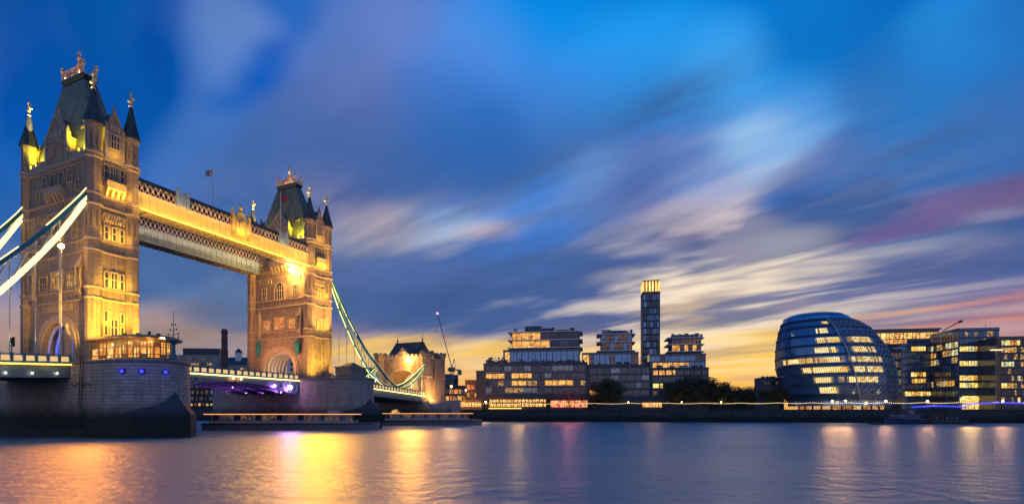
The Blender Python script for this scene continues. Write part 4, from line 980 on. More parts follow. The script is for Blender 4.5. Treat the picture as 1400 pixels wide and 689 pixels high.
SLD = [(585, 537, -22, 'street lamp glowing at the end of the suspension span', None, 700), (617, 528, 34, 'bright street lamp below the tower crane', None, 1500), (637, 533, 30, 'reddish street lamp between the crane and the brick building', None, 500),
       (625, 549, 6, 'low promenade lamp in front of the bankside kiosks', None, 400), (664, 549, 5, 'promenade lamp at the corner of the riverside restaurant', None, 500), (1138, 548, 8, 'promenade lamp in front of the round glass building, first of a close pair', None, 500),
       (1156, 547.5, 8, 'promenade lamp in front of the round glass building, second of a close pair', None, 600), (1211, 548, 8, 'promenade lamp right of the round glass building', None, 400), (1268, 548, 8, 'promenade lamp between the two large office blocks', None, 400), (1371, 548, 8, 'promenade lamp by the blue lit canopy', None, 400),
       (859, 549.5, 4, 'small promenade lamp before the residential tower', None, 60), (932, 549.5, 4, 'small promenade lamp before the dense trees', None, 60), (986, 549.5, 4, 'small promenade lamp at the end of the dense trees', None, 60)]
for px, py, off, lb, h, pw in SLD:
    col = (1, .35, .16) if 'reddish' in lb else (1, .58, .2)
    street_lamp(px, py, bankD(px, off), lb, 7.2 if off == -22 else h, pw, col, .42 if pw > 600 else (.3 if pw > 100 else .16))
mast_D = bankD(1362, 6)
r_ = thing('lighting_mast', 'tall grey lighting mast with a flat lit head before the offices', 'lighting mast', at(1362, mast_D, BANK_Z))
Hm = zpx(478, mast_D)-BANK_Z
mb = MB(); mb.tube((0, 0, 0), (0, 0, Hm+1.8), .17, 8, r2=.09); mb.build('pole', plain('grey_steel', (.3, .3, .32), .5), r_)
mb = MB(); mb.box(-2.0, 2.0, -.5, .5, Hm, Hm+.3); mb.box(-.9, .9, -.4, .4, Hm*.61, Hm*.61+.2); mb.build('lamp_head', [MATS['grey_steel']], r_)
mb = MB(); mb.box(-1.9, 1.9, -.53, .4, Hm-.16, Hm-.01); mb.build('lens', glow('mast_lens', lin((255,206,130)), 5.), r_)

# ------------------------------------------------------------------ buildings of the south bank
CONC = plain('grey_cladding', (.10, .105, .115), .75, var=.3)
SLABM = plain('pale_slab_edge', (.78, .66, .64), .6, var=.15)
BRICKR = masonry('red_brick', (.22, .075, .055), (.17, .06, .045), (.12, .09, .08), .5, .2)
BGLASS = glass('blue_glass', (.16, .32, .52), .14, .9, .45)
GGLASS = glass('grey_window_glass', (.10, .11, .13), .12, .8)
FRAME = plain('window_frame', (.05, .05, .055), .5)
OFF2 = room('office_cool', [lin((70,80,70)), lin((190,190,130)), lin((250,240,190))], 1.0, 1.0)
OFF3 = room('office_amber', [lin((60,34,14)), lin((190,120,40)), lin((250,190,90))], 1.0, 1.1)
OFF = room('office_lit', [lin((150,100,30)), lin((246,196,80)), lin((255,236,150))], 1.25, .8)
APT = room('apartment_lit', [lin((120,60,24)), lin((240,160,64)), lin((255,206,110))], 1.1, .9)
WHITEW = room('pale_blind', [lin((60,66,86)), lin((84,90,112)), lin((110,112,126))], .7, .6)
LEDGE = plain('ledge_stone', (.30, .28, .28), .7)
def pane_window(parent, x0, x1, z0, z1, yf, pane, name='window', mul=1, proud=.12):
    """a glazed window standing on the facade plane y = yf (facing -y): frame and pane in one mesh"""
    mb = MB(); e = min(.12, (x1-x0)*.08)
    mb.box(x0, x1, yf-proud*.45, yf+.05, z0, z1, 1)
    mb.box(x0-e, x0, yf-proud, yf+.04, z0-e, z1+e); mb.box(x1, x1+e, yf-proud, yf+.04, z0-e, z1+e)
    mb.box(x0, x1, yf-proud, yf+.04, z0-e, z0); mb.box(x0, x1, yf-proud, yf+.04, z1, z1+e)
    for j in range(1, mul):
        a = x0+(x1-x0)*j/mul; mb.box(a-.04, a+.04, yf-proud*.9, yf-proud*.3, z0, z1)
    return mb.build(name, [FRAME, pane], parent)
class Facade:
    """building placed by photo columns on a front plane; local x along the bank, y away"""
    def __init__(s, name, label, cat, px0, off, ang=bank_ang, group=None):
        s.D = bankD(px0, off); s.px0 = px0; s.ang = ang
        s.o = at(px0, s.D, 0); s.root = thing(name, label, cat, (s.o.x, s.o.y, BANK_Z), ang, group)
    def X(s, px, y=0.):       # local x of a photo column on plane y
        r = (px-700)/F; c, sn = math.cos(s.ang), math.sin(s.ang)
        bx, by = s.o.x-sn*y, s.o.y+c*y
        return (r*by-bx)/(c-r*sn)
    def Z(s, py, px, y=0.):   # local z of a photo row seen at column px on plane y
        xx = s.X(px, y); Dd = s.o.y+math.sin(s.ang)*xx+math.cos(s.ang)*y
        return zpx(py, Dd)-BANK_Z
def block(fc, px0, px1, py_top, depth, y=0., name='wall', mat=None, z0=0.):
    x0, x1 = fc.X(px0, y), fc.X(px1, y); zt = fc.Z(py_top, (px0+px1)/2, y)
    mb = MB(); mb.box(x0, x1, y, y+depth, z0, zt); mb.box(x0-.15, x1+.15, y-.15, y+depth, zt, zt+.5); mb.build(name, mat or CONC, fc.root); return x0, x1, zt
def row(fc, px0, px1, py0, py1, n, choose, y=0., gap=.22, mul=2, ledge=False):
    x0, x1 = fc.X(px0, y), fc.X(px1, y); c = (px0+px1)/2; z1, z0 = fc.Z(py0, c, y), fc.Z(py1, c, y)
    w = (x1-x0)/n; rj = random.Random(int(px0*7+py0*13)); cut = [0]+[i+rj.uniform(-.22, .22) for i in range(1, n)]+[n]
    for i in range(n):
        pane = choose(px0+(px1-px0)*(i+.5)/n, i)
        if pane is None: continue
        pane_window(fc.root, x0+w*(cut[i]+gap/2), x0+w*(cut[i+1]-gap/2), z0, z1, y, pane, mul=mul)
    if ledge:
        mb = MB(); mb.box(x0-.2, x1+.2, y-.28, y+.02, z0-.55, z0-.2); mb.build('floor_band', LEDGE, fc.root)
rnd = random.Random(3)
def rdm(*opts): return lambda px, i: rnd.choice(opts)
def penthouse(fc, px0, px1, pys, depth, y, lit, ang=0., right_px=None):
    """stacked terrace floors with pale overhanging slabs"""
    x0, x1 = fc.X(px0, y), fc.X(px1, y); c = (px0+px1)/2; zs = [fc.Z(p, c, y) for p in pys]
    mb = MB(); mb.box(x0+1.4, x1-1.0, y+1.4, y+depth-1, zs[-1]-1.0, zs[0]); mb.build('core', CONC, fc.root)
    for k, z in enumerate(zs):
        mb = MB(); mb.prism([(x0-.4, y), (x1-1.6, y), (x1+.4, y+1.8), (x1+.4, y+depth), (x0-.4, y+depth)], z-.22, z+.16); sl = mb.build('floor_slab', SLABM, fc.root)
        if k:
            mb = MB(); n = 14
            for i in range(n+1): xx = x0+(x1-1.6-x0)*i/n; mb.box(xx-.03, xx+.03, y+.15, y+.2, z+.16, z+1.15)
            mb.box(x0, x1-1.6, y+.13, y+.22, z+1.15, z+1.22); mb.build('balustrade', FRAME, sl)
    for k in range(len(zs)-1):
        n = 7; w = (x1-1.2-x0-1.6)/n
        for i in range(n): pane_window(fc.root, x0+1.6+w*i+.1, x0+1.6+w*(i+1)-.1, zs[k+1]+.3, zs[k]-.4, y+1.4, lit(k, i), mul=2)
        for i in range(6): # right-hand return
            y0 = y+2.2+(depth-4)*i/6; y1 = y0+(depth-4)/6-.25
            mb = MB(); mb.box(x1-1.05, x1-.93, y0, y1, zs[k+1]+.3, zs[k]-.4, 1); mb.box(x1-1.05, x1-.9, y1, y1+.12, zs[k+1]+.2, zs[k]-.35); mb.build('window', [FRAME, rnd.choice([GGLASS, BGLASS, DGLASS])], fc.root)
    # balcony posts
    return x0, x1, zs

# left residential block
A = Facade('apartment_block', 'stepped apartment block with glowing penthouse floors above the riverside restaurant', 'apartment block', 661, 18, group='riverside apartment blocks')
block(A, 661, 803, 497, 26); block(A, 651, 661, 508, 18, 5); 
block(A, 688, 793, 479, 15, 4.5, 'setback', DGLASS)
row(A, 664, 801, 500, 506.5, 15, rdm(GGLASS, GGLASS, DGLASS, WHITEW), gap=.1, ledge=True)
row(A, 664, 801, 510, 516.5, 15, lambda px, i: (APT if 668 < px < 725 and i not in (3,) else rnd.choice([GGLASS, WHITEW, DGLASS])), gap=.1, ledge=True)
row(A, 664, 801, 520, 526.5, 15, lambda px, i: (APT if 703 < px < 722 or 742 < px < 780 else rnd.choice([GGLASS, APTS, DGLASS])), gap=.1, ledge=True)
row(A, 664, 801, 530, 536.5, 15, lambda px, i: (APTS if 690 < px < 722 else rnd.choice([GGLASS, DGLASS, WHITEW])), gap=.1, ledge=True)
row(A, 690, 791, 480.5, 494, 12, lambda px, i: (WARM if px < 698 else BGLASS), 4.5, .12)
penthouse(A, 695, 795, [453, 464, 475], 16, 6, lambda k, i: APT if (i < 3 or (k == 1 and i < 4)) else rnd.choice([GGLASS, DGLASS]))
mb = MB()
for a, b_, h in ((718, 740, 446), (741, 757, 448.5), (760, 776, 450.5), (779, 788, 452)):
    mb.box(A.X(a, 10), A.X(b_, 10), 10, 18, A.Z(453, 745, 6), A.Z(h, (a+b_)/2, 10))
mb.build('plant_room', CONC, A.root)
for px in (673, 679, 686, 800):
    pass
# terrace plants of the left block
mb = MB()
for k in range(110):
    px = rnd.choice([rnd.uniform(668, 692), rnd.uniform(693, 800)]); xx = A.X(px, 1.5); z = A.Z(497, px, 1.5)+.5+rnd.random()*(2.2 if px < 690 else 1.1); a = rnd.random()*3
    s_ = .35+.4*rnd.random(); mb.poly([(xx-s_*math.cos(a), 1.5-s_*math.sin(a), z-.2), (xx+s_*math.cos(a), 1.5+s_*math.sin(a), z), (xx, 1.6, z+s_)])
mb.build('terrace_foliage', plain('dark_leaves', (.03, .045, .02), .8), A.root)['kind'] = 'stuff'
# middle block
B = Facade('apartment_block', 'apartment block with dark penthouse between the stepped block and the slim tower', 'apartment block', 803.5, 18, group='riverside apartment blocks')
block(B, 803.5, 889, 500, 26); block(B, 796, 873, 483, 14, 4.5, 'setback', DGLASS)
row(B, 797, 872, 484.5, 497.5, 10, lambda px, i: (WARM if px < 803 else rnd.choice([BGLASS, BGLASS, DIM])), 4.5, .12)
for r, py in enumerate((503, 513, 523, 533)): row(B, 806, 888, py, py+6.5, 8, (lambda px, i: APT if (810 < px < 838 and py == 533) else rnd.choice([GGLASS, DGLASS, WHITEW, GGLASS])), gap=.1, ledge=True)
penthouse(B, 817, 868, [456, 467, 479], 12, 6, lambda k, i: DIM if (k + i) % 3 else BGLASS)
mb = MB(); mb.box(B.X(828, 9), B.X(858, 9), 9, 14, B.Z(456, 842, 6), B.Z(452, 842, 9)); mb.build('plant_room', CONC, B.root)
# slim tower
Tt = Facade('apartment_tower', 'slim dark residential tower with glowing columns around its crown', 'apartment tower', 878.5, 40)
x0, x1, zt = block(Tt, 878.5, 902.5, 400, 9, 0, 'wall', plain('dark_facade', (.045, .05, .07), .5))
pys = [402+9.2*k for k in range(17)]
for k, py in enumerate(pys):
    row(Tt, 879.5, 901.5, py+1.2, py+8, 5, lambda px, i: (DIM if k in (10, 11, 12, 13) and rnd.random() < .6 else rnd.choice([BGLASS, OGD, DGLASS, OGL])), 0, .2, 1)
mb = MB(); zc = Tt.Z(383, 890); mb.box(x0, x1, 0, 9, zc-.5, zc); mb.box(x0+1, x1-1, 1, 8, zt, zc-.5); mb.build('crown_cap', CONC, Tt.root)
for i in range(6):
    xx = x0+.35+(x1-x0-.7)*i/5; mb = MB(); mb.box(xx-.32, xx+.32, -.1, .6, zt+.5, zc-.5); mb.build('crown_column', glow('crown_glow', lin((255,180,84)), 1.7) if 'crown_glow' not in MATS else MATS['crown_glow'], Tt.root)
for i in range(3):
    yy = 2+2.6*i
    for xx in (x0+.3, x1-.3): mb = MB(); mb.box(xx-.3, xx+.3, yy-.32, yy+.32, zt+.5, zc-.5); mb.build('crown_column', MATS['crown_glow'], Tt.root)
lamp('POINT', ((x0+x1)/2, -1.5, (zt+zc)/2), 500, (1, .6, .25), Tt.root, size=.6)
# right block
D_ = Facade('apartment_block', 'apartment block with brightly lit middle floors right of the slim tower', 'apartment block', 889.5, 18, group='riverside apartment blocks')
block(D_, 889.5, 969, 504, 26); block(D_, 888, 965, 485, 14, 4, 'setback', DGLASS)
row(D_, 889, 964, 486.5, 493.5, 11, lambda px, i: (BGLASS if rnd.random() < .8 else GGLASS), 4, .1)
row(D_, 892, 964, 495.5, 502, 10, lambda px, i: APT if (px < 905 or 908 < px < 942) else BGLASS, 4, .12)
row(D_, 892, 968, 506, 512, 9, lambda px, i: APT if px < 926 or 930 < px < 938 else rnd.choice([GGLASS, DGLASS]))
row(D_, 892, 968, 515, 521, 9, rdm(GGLASS, DGLASS), gap=.1, ledge=True); row(D_, 892, 968, 524, 530, 9, lambda px, i: OFF if px < 912 else rnd.choice([GGLASS, DGLASS])); row(D_, 892, 968, 534, 540, 9, rdm(GGLASS, DGLASS, DIM))
penthouse(D_, 914, 963, [461, 470, 480], 12, 6, lambda k, i: APT if (k == 1 and i in (0, 1, 3, 5)) else DIM)
mb = MB(); mb.box(D_.X(919, 9), D_.X(950, 9), 9, 14, D_.Z(461, 935, 6), D_.Z(457.5, 935, 9)); mb.build('plant_room', CONC, D_.root)
def clutter(fc, px0, px1, py, y, seed):
    rr = random.Random(seed)
    for k in range(7):
        px = px0+(px1-px0)*(k+rr.random()*.7)/7; xx = fc.X(px, y); z = fc.Z(py, px, y); w = rr.uniform(.8, 2.4); h = rr.uniform(.5, 1.5)
        mb = MB(); mb.box(xx, xx+w, y, y+1.2, z, z+h); mb.box(xx-.08, xx+w+.08, y-.08, y+1.28, z+h, z+h+.12); mb.build('roof_housing', rr.choice([CONC, IRON, LEDGE]), fc.root)
    xa, xb = fc.X(px0, y-2), fc.X(px1, y-2); z = fc.Z(py, (px0+px1)/2, y-2); mb = MB(); mb.tube((xa, y-2, z+1.1), (xb, y-2, z+1.1), .05, 4)
    for k in range(25): q = xa+(xb-xa)*k/24; mb.tube((q, y-2, z), (q, y-2, z+1.1), .035, 4)
    mb.build('terrace_rail', SLABM, fc.root)
clutter(A, 664, 690, 496, 3, 1); clutter(A, 690, 800, 496, 2.4, 2); clutter(A, 700, 792, 452.3, 9, 3); clutter(B, 806, 886, 499, 2.4, 4); clutter(B, 820, 866, 455.3, 8, 5); clutter(D_, 892, 966, 503, 2.4, 6); clutter(D_, 917, 961, 460.3, 8, 7)
# riverside restaurant glazing (ground floors), red pavilion, kiosk
REST = room('restaurant_glow', [lin((130,50,14)), lin((240,150,50)), lin((255,222,140))], 1.35, 1.6)
REDG = room('red_glow', [lin((120,20,16)), lin((250,96,60)), lin((255,214,140))], 1.4, 1.7)
E_ = Facade('restaurant', 'two storey riverside restaurant front glowing amber', 'restaurant', 668, 11)
block(E_, 668, 748, 544.5, 6, .3, 'wall', plain('restaurant_frame', (.12, .07, .04), .6))
row(E_, 669, 747, 545.8, 549.6, 16, lambda px, i: REST, .3, .25, 2); row(E_, 669, 747, 551.4, 555.6, 16, lambda px, i: REST, .3, .25, 2)
mb = MB(); mb.box(E_.X(667), E_.X(749), -1.2, .3, E_.Z(551.2, 700), E_.Z(550.4, 700)); mb.build('awning', MATS['restaurant_frame'], E_.root)
mb = MB(); mb.box(E_.X(668, -3), E_.X(713, -3), -3.2, -3, E_.Z(558.6, 690, -3), E_.Z(557.2, 690, -3)); mb.build('light_strip', LEDY, E_.root)
lamp('AREA', (E_.X(708), -2.5, 3), 700, (1, .55, .16), E_.root, aim=(E_.X(708), -8, 0), size=20, sy=2)
E2 = Facade('restaurant', 'glazed restaurant pavilion glowing red beside the trees', 'restaurant', 752, 9)
block(E2, 752, 804, 546, 7, .3, 'wall', plain('red_frame', (.2, .03, .03), .6))
row(E2, 752.5, 803.5, 547.2, 556.6, 11, lambda px, i: REDG if i not in (5,) else RED, .3, .18, 3)
lamp('AREA', (E2.X(778), -2, 4), 700, (1, .16, .12), E2.root, aim=(E2.X(778), -8, 1), size=14, sy=2); lamp('POINT', (E2.X(778), -2, 7), 500, (1, .1, .1), E2.root, size=.5)
E3 = Facade('kiosk', 'small brightly lit kiosk under the slim tower', 'kiosk', 877, 8)
block(E3, 877, 906, 548.6, 5, .3, 'wall', MATS['restaurant_frame'])
row(E3, 878, 905, 550, 556.4, 6, lambda px, i: REST, .3, .2, 2)
lamp('AREA', (E3.X(891), -2, 3), 260, (1, .5, .15), E3.root, aim=(E3.X(891), -8, 0), size=8, sy=2)
E4 = Facade('kiosk', 'row of amber lit bankside kiosks left of the restaurant', 'kiosk', 622, 9)
block(E4, 622, 659, 548, 6, .3, 'wall', MATS['restaurant_frame'])
row(E4, 623, 658, 549.5, 556, 8, lambda px, i: REST, .3, .2, 2)
for q in (604, 616, 628, 640, 652): lamp('POINT', (E4.X(q), 14+.3*(q-628)*0, 4), 900, (1, .38, .1), E4.root, size=.4)
lamp('AREA', (E4.X(640), -2, 4), 900, (1, .45, .14), E4.root, aim=(E4.X(640), -8, 1), size=12, sy=2)
for q in (612, 624, 636, 648): lamp('POINT', (E4.X(q), -3, 5.5), 500, (1, .36, .1), E4.root, size=.4)
# brick building and dark houses behind the gatehouse
Fb = Facade('brick_building', 'low red brick building left of the stepped apartment block', 'building', 636, 40)
block(Fb, 636, 662, 520.5, 10, 0, 'wall', BRICKR); row(Fb, 638, 660, 526, 532, 4, rdm(DGLASS, DIM, RED)); row(Fb, 638, 660, 537, 543, 4, rdm(DIM, RED))
Fb2 = Facade('brick_building', 'dark brick house behind the bright street lamp', 'building', 600, 75)
block(Fb2, 600, 640, 528, 10, 0, 'wall', BRICKR); row(Fb2, 602, 638, 532, 538, 6, rdm(RED, APTS, DIM)); row(Fb2, 602, 638, 541, 547, 6, rdm(RED, WARM, APTS))
mb = MB(); mb.box(Fb2.X(607, 3), Fb2.X(617, 3), 3, 7, Fb2.Z(528, 612), Fb2.Z(511, 612, 3)); mb.build('stair_block', CONC, Fb2.root)
# buildings seen past the near tower and under the bascules
Gc = Facade('office_building', 'pale concrete office with dark roof storey seen between the bridge towers', 'office building', 238, 120, 0.1)
x0, x1, zt = block(Gc, 238, 297, 486, 20, 0, 'wall', plain('pale_concrete', (.34, .29, .25), .8)); 
block(Gc, 250, 300, 477, 14, 4, 'setback', plain('roof_storey', (.05, .05, .06), .5))
row(Gc, 246, 290, 489, 491.5, 10, rdm(DGLASS, DIM)); row(Gc, 246, 290, 496, 499, 10, rdm(DGLASS, APTS)); row(Gc, 246, 290, 503, 506, 10, rdm(DGLASS, WARM, DIM))
Gd = Facade('warehouse', 'dark wharf warehouse with small square windows under the bascules', 'warehouse', 245, 28, 0.2)
block(Gd, 240, 300, 521, 14, 0, 'wall', masonry('dark_brick', (.05, .045, .045), (.035, .032, .034), (.02, .02, .02), .6, .25))
for py in (525, 533.5, 542): row(Gd, 246, 298, py, py+5, 8, rdm(GGLASS, DIM, WHITEW), 0, .5, 1)
row(Gd, 246, 298, 551, 554.5, 9, rdm(APTS, WARM, DIM), 0, .4, 1)
ch = thing('chimney_stack', 'tall round brick chimney rising between the bridge towers', 'chimney', at(307, 330, 4.7))
zc = zpx(450, 330)-4.7; mb = MB(); mb.lathe(0, 0, [(2.3, 0), (1.75, zc-3), (2.1, zc-2.4), (2.1, zc-1.6), (1.7, zc-1.5), (1.7, zc)], 14); mb.build('shaft', BRICKR, ch)
mb = MB()
for z in (zc*.55, zc*.7, zc*.85): mb.lathe(0, 0, [(2.1, z), (2.1, z+.3)], 14)
mb.build('iron_band', IRON, ch)
cu = Facade('domed_building', 'slate roofed building with small white cupola left of the far tower', 'building', 312, 125, 0.1)
block(cu, 308, 345, 500, 14, 0, 'wall', MATS['pale_concrete']); row(cu, 310, 343, 503, 507, 7, rdm(DIM, WARM, DGLASS))
xa, xb, za, zb = cu.X(308), cu.X(345), cu.Z(500, 326), cu.Z(487, 326)
mb = MB(); mb.exx([(-.4, za+.5), (14.4, za+.5), (7, zb)], xa-.4, xb+.4); mb.build('roof', SLATE, cu.root)
xc, zz = cu.X(326.5, 5), cu.Z(483, 326, 5)
mb = MB(); mb.lathe(xc, 5, [(2.2, zb-3), (2.2, zz), (2.7, zz+.2), (2.7, zz+.5)], 8); cp = mb.build('cupola', WHITE, cu.root)
mb = MB(); mb.lathe(xc, 5, [(2.4, zz+.5), (2.1, zz+1.6), (1.2, zz+2.7), (.2, zz+3.3), (.08, zz+5)], 8); mb.build('dome', IRON, cp)
for px, py, w, off, lb in ((60, 500, 90, 130, 'dark terrace of houses beyond the road arch of the near tower'), (585, 512, 40, 120, 'dark warehouse roofline right behind the gatehouse'), (487, 502, 60, 90, 'dark gabled house left of the gatehouse behind the chain')):
    Gx = Facade('house', lb, 'house', px, off, 0.05)
    block(Gx, px, px+w, py+8, 12, 0, 'wall', MATS['dark_brick']); row(Gx, px+2, px+w-2, py+14, py+19, 6, rdm(DIM, APTS, DGLASS))
    mb = MB(); xa, xb = Gx.X(px), Gx.X(px+w); za = Gx.Z(py+8, px+w/2); mb.exx([(-.4, za+.5), (12.4, za+.5), (6, Gx.Z(py, px+w/2, 6))], xa-.3, xb+.3); mb.build('roof', SLATE, Gx.root)
wh = Facade('white_house', 'pale gabled house seen through the arch of the far tower', 'house', 391, 60, 0.3)
block(wh, 392, 406, 492, 8, 0, 'wall', plain('pale_render', (.55, .5, .45), .8))
for py in (496, 503.5, 511, 518.5): row(wh, 396.5, 402.5, py, py+3.2, 1, rdm(DGLASS), 0, .2, 1)
lamp('SPOT', (wh.X(399), -10, 2), 4000, (1, .75, .5), wh.root, aim=(wh.X(399), 0, 16), size=.4, angle=100)
r_ = Facade('house', 'dark block with chimneys left of the round glass building', 'house', 1040, 45)
block(r_, 1041, 1066, 517, 10); row(r_, 1043, 1065, 521, 526, 4, rdm(DGLASS, DIM)); row(r_, 1043, 1065, 531, 536, 4, rdm(DGLASS, DIM))
mb = MB()
for px in (1047, 1053, 1058, 1062): mb.box(r_.X(px-1.2), r_.X(px+1.2), 3, 5, r_.Z(517, 1053), r_.Z(513.5, 1053))
mb.build('chimney', MATS['dark_brick'], r_.root)

r_ = Facade('house', 'long low dark terrace behind the bank trees', 'house', 968, 75)
block(r_, 968, 1072, 536, 9, 0, 'wall', MATS['dark_brick']); row(r_, 972, 1068, 540, 545, 16, rdm(DGLASS, DGLASS, DIM), gap=.4, mul=1)
# ------------------------------------------------------------------ round glass building
CD = bankD(1145, 38)
rb = thing('round_glass_building', 'bulbous leaning glass building with bands of lit offices', 'office building', at(1145, CD, BANK_Z))
PROF = [(548, 1084, 1223), (541, 1076, 1225), (527.5, 1072, 1225), (514.5, 1070, 1224), (501.5, 1067, 1221), (489, 1066.5, 1217), (476, 1067, 1210), (463, 1068.5, 1200), (450.5, 1071, 1190), (441, 1074.5, 1175), (434, 1077, 1163), (430, 1085, 1156), (428.3, 1097, 1144)]
cth = math.cos(math.atan2(1145-700, F))
LV = []
for py, a, b_ in PROF:
    z = zpx(py, CD)-BANK_Z; xl = ((a-700)-(1145-700))/F*CD; xr = ((b_-700)-(1145-700))/F*CD
    LV.append((z, (xl+xr)/2, (xr-xl)/2*.93, ))
def prof(z):
    L_ = LV
    for (za, ca, ra), (zb, cb, rb_) in zip(L_, L_[1:]):
        if z <= zb: t_ = max(0, (z-za)/(zb-za)); return ca+(cb-ca)*t_, ra+(rb_-ra)*t_
    return L_[-1][1], L_[-1][2]
def rpt(th, z, e=0.):
    c, r = prof(z); return (c+(r+e)*math.sin(th), 3-(r*.92+e)*math.cos(th)*.95, z)
NT = 72
def band(z0, z1, t0, t1, e0=0., e1=0., n=None):
    mb = MB(); n = n or max(2, int((t1-t0)/(2*math.pi)*NT)); 
    return mb, n
mb = MB(); zz = [LV[0][0]*0]+[l[0] for l in LV]
mb.loft([[rpt(2*math.pi*j/NT, z) for j in range(NT)] for z in [max(LV[0][0]-2.2, .2)]+[l[0] for l in LV]])
mb.build('glazing', BGLASS, rb)
mb = MB()      # open ground floor under the overhang
c0, r0 = prof(LV[0][0])
mb.lathe(c0, 3, [(r0*.80, 0), (r0*.80, LV[0][0]-2.0)], 40); mb.build('lobby', room('lobby_glow', [lin((90,50,20)), lin((220,140,60)), lin((255,214,140))], .9, .5), rb)
for k in range(16):
    th = -1.5+3.0*k/15; mb = MB(); mb.tube((c0+r0*.9*math.sin(th), 3-r0*.86*math.cos(th), 0), (c0+r0*.9*math.sin(th), 3-r0*.86*math.cos(th), LV[0][0]-2.1), .35, 8); mb.build('column', CONC, rb)
SPAN = plain('spandrel_steel', (.06, .075, .10), .35, .5)
for k in range(1, len(LV)-3):
    z = LV[k][0]; mb = MB(); n = NT
    for j in range(n):
        a, b_ = 2*math.pi*j/n, 2*math.pi*(j+1)/n
        P = lambda th, dz_, e: rpt(th, z+dz_, e)
        mb.loft([[P(t_, -.42, .05), P(t_, -.42, .55), P(t_, .42, .35), P(t_, .42, .05)] for t_ in (a, b_)])
    mb.build('floor_edge', SPAN, rb)
mb = MB(); n = NT     # mullions
for k in range(0, len(LV)-4):
    z0, z1 = LV[k][0]+.42, LV[k+1][0]-.42
    for j in range(96):
        th = -2.25+3.45*j/95
        if k >= 1 and th > .25+.05*k*0: pass
        mb.tube(rpt(th, z0, .17), rpt(th, z1, .17), .06, 4)
mb.build('mullion', FRAME, rb)
CLIT = room('glass_office_lit', [lin((170,110,40)), lin((250,200,100)), lin((255,238,170))], 1.3, .5)
CDIM = room('glass_office_dim', [lin((40,60,90)), lin((120,96,60)), lin((220,170,90))], 1.0, .9)
rl_ = random.Random(5)
def litband(k, pxa, pxb, mat=CLIT, name='window'):
    z0, z1 = LV[k][0]+.75, LV[k+1][0]-1.15; c, r = prof((z0+z1)/2)
    def th_of(px):
        xw = (px-1145)/F*CD; best = min((abs(c+r*math.sin(t_/200)-xw-(-(3-r*.9*math.cos(t_/200))*0)), t_/200) for t_ in range(-314, 315)); return best[1]
    # account for the nearer surface: solve on the projected column
    def th_px(px):
        best = None
        for i in range(-150, 151):
            th = i/100; p = rpt(th, (z0+z1)/2); X_ = (1145-700)/F*CD+p[0]; Y_ = CD+p[1]; e = abs(700+F*X_/Y_-px)
            if best is None or e < best[0]: best = (e, th)
        return best[1]
    ta, tb = th_px(pxa), th_px(pxb); n = max(3, int((tb-ta)*28)); mb = MB()
    for j in range(n):
        a = ta+(tb-ta)*(j+.08)/n; b_ = ta+(tb-ta)*(j+.92)/n
        mb.loft([[rpt(a, z0, e) for e in (.02, .12)]+[rpt(b_, z0, e) for e in (.12, .02)], [rpt(a, z1, e) for e in (.02, .12)]+[rpt(b_, z1, e) for e in (.12, .02)]], 1 if rl_.random() < (.8 if j in (0, n-1) else .14) else 0)
    mb.build(name, [mat, CDIM], rb)
SEG = [(8, [(1122, 1133)]), (7, [(1115, 1132)]), (6, [(1114, 1150), (1157, 1192)]), (5, [(1114, 1146), (1164, 1198)]), (4, [(1069, 1154), (1160, 1205)]), (3, [(1096, 1162), (1168, 1208)]), (2, [(1112, 1140), (1147, 1154), (1158, 1200)]), (1, [(1121, 1147)])]
for k, ss in SEG:
    for a, b_ in ss: litband(k, a, b_)
# leaning atrium lattice
mb = MB(); rows_ = [LV[k][0] for k in range(0, 10)]
def tl_(z): f = (z-rows_[0])/(rows_[-1]-rows_[0]); return -.15-.13*f
K = 12
for k in range(len(rows_)-1):
    z0, z1 = rows_[k], rows_[k+1]
    for h_ in range(2):
        za, zb_ = z0+(z1-z0)*h_/2, z0+(z1-z0)*(h_+1)/2
        for j in range(K):
            f0, f1 = j/K, (j+1)/K; A_ = lambda z, f: rpt(tl_(z)+(1.25-tl_(z))*f, z, .62)
            mb.tube(A_(za, f0), A_(zb_, f1), .10, 4); mb.tube(A_(za, f1), A_(zb_, f0), .06, 4)
        mb.path([A_(za, j/K) for j in range(K+1)], .08, 4)
    mb.tube(A_(z0, 0), A_(z1, 0), .3, 5)
mb.build('atrium_lattice', plain('lattice_steel', (.34, .38, .44), .4, .3), rb)
mb = MB()     # stepped roof lip
for k in (9, 10, 11):
    z = LV[k][0]
    for j in range(NT):
        a, b_ = 2*math.pi*j/NT, 2*math.pi*(j+1)/NT
        mb.loft([[rpt(t_, z+dz_, e) for dz_, e in ((-.12, .02), (-.12, .22), (.12, .2), (.12, .02))] for t_ in (a, b_)])
mb.build('roof_rib', SPAN, rb)

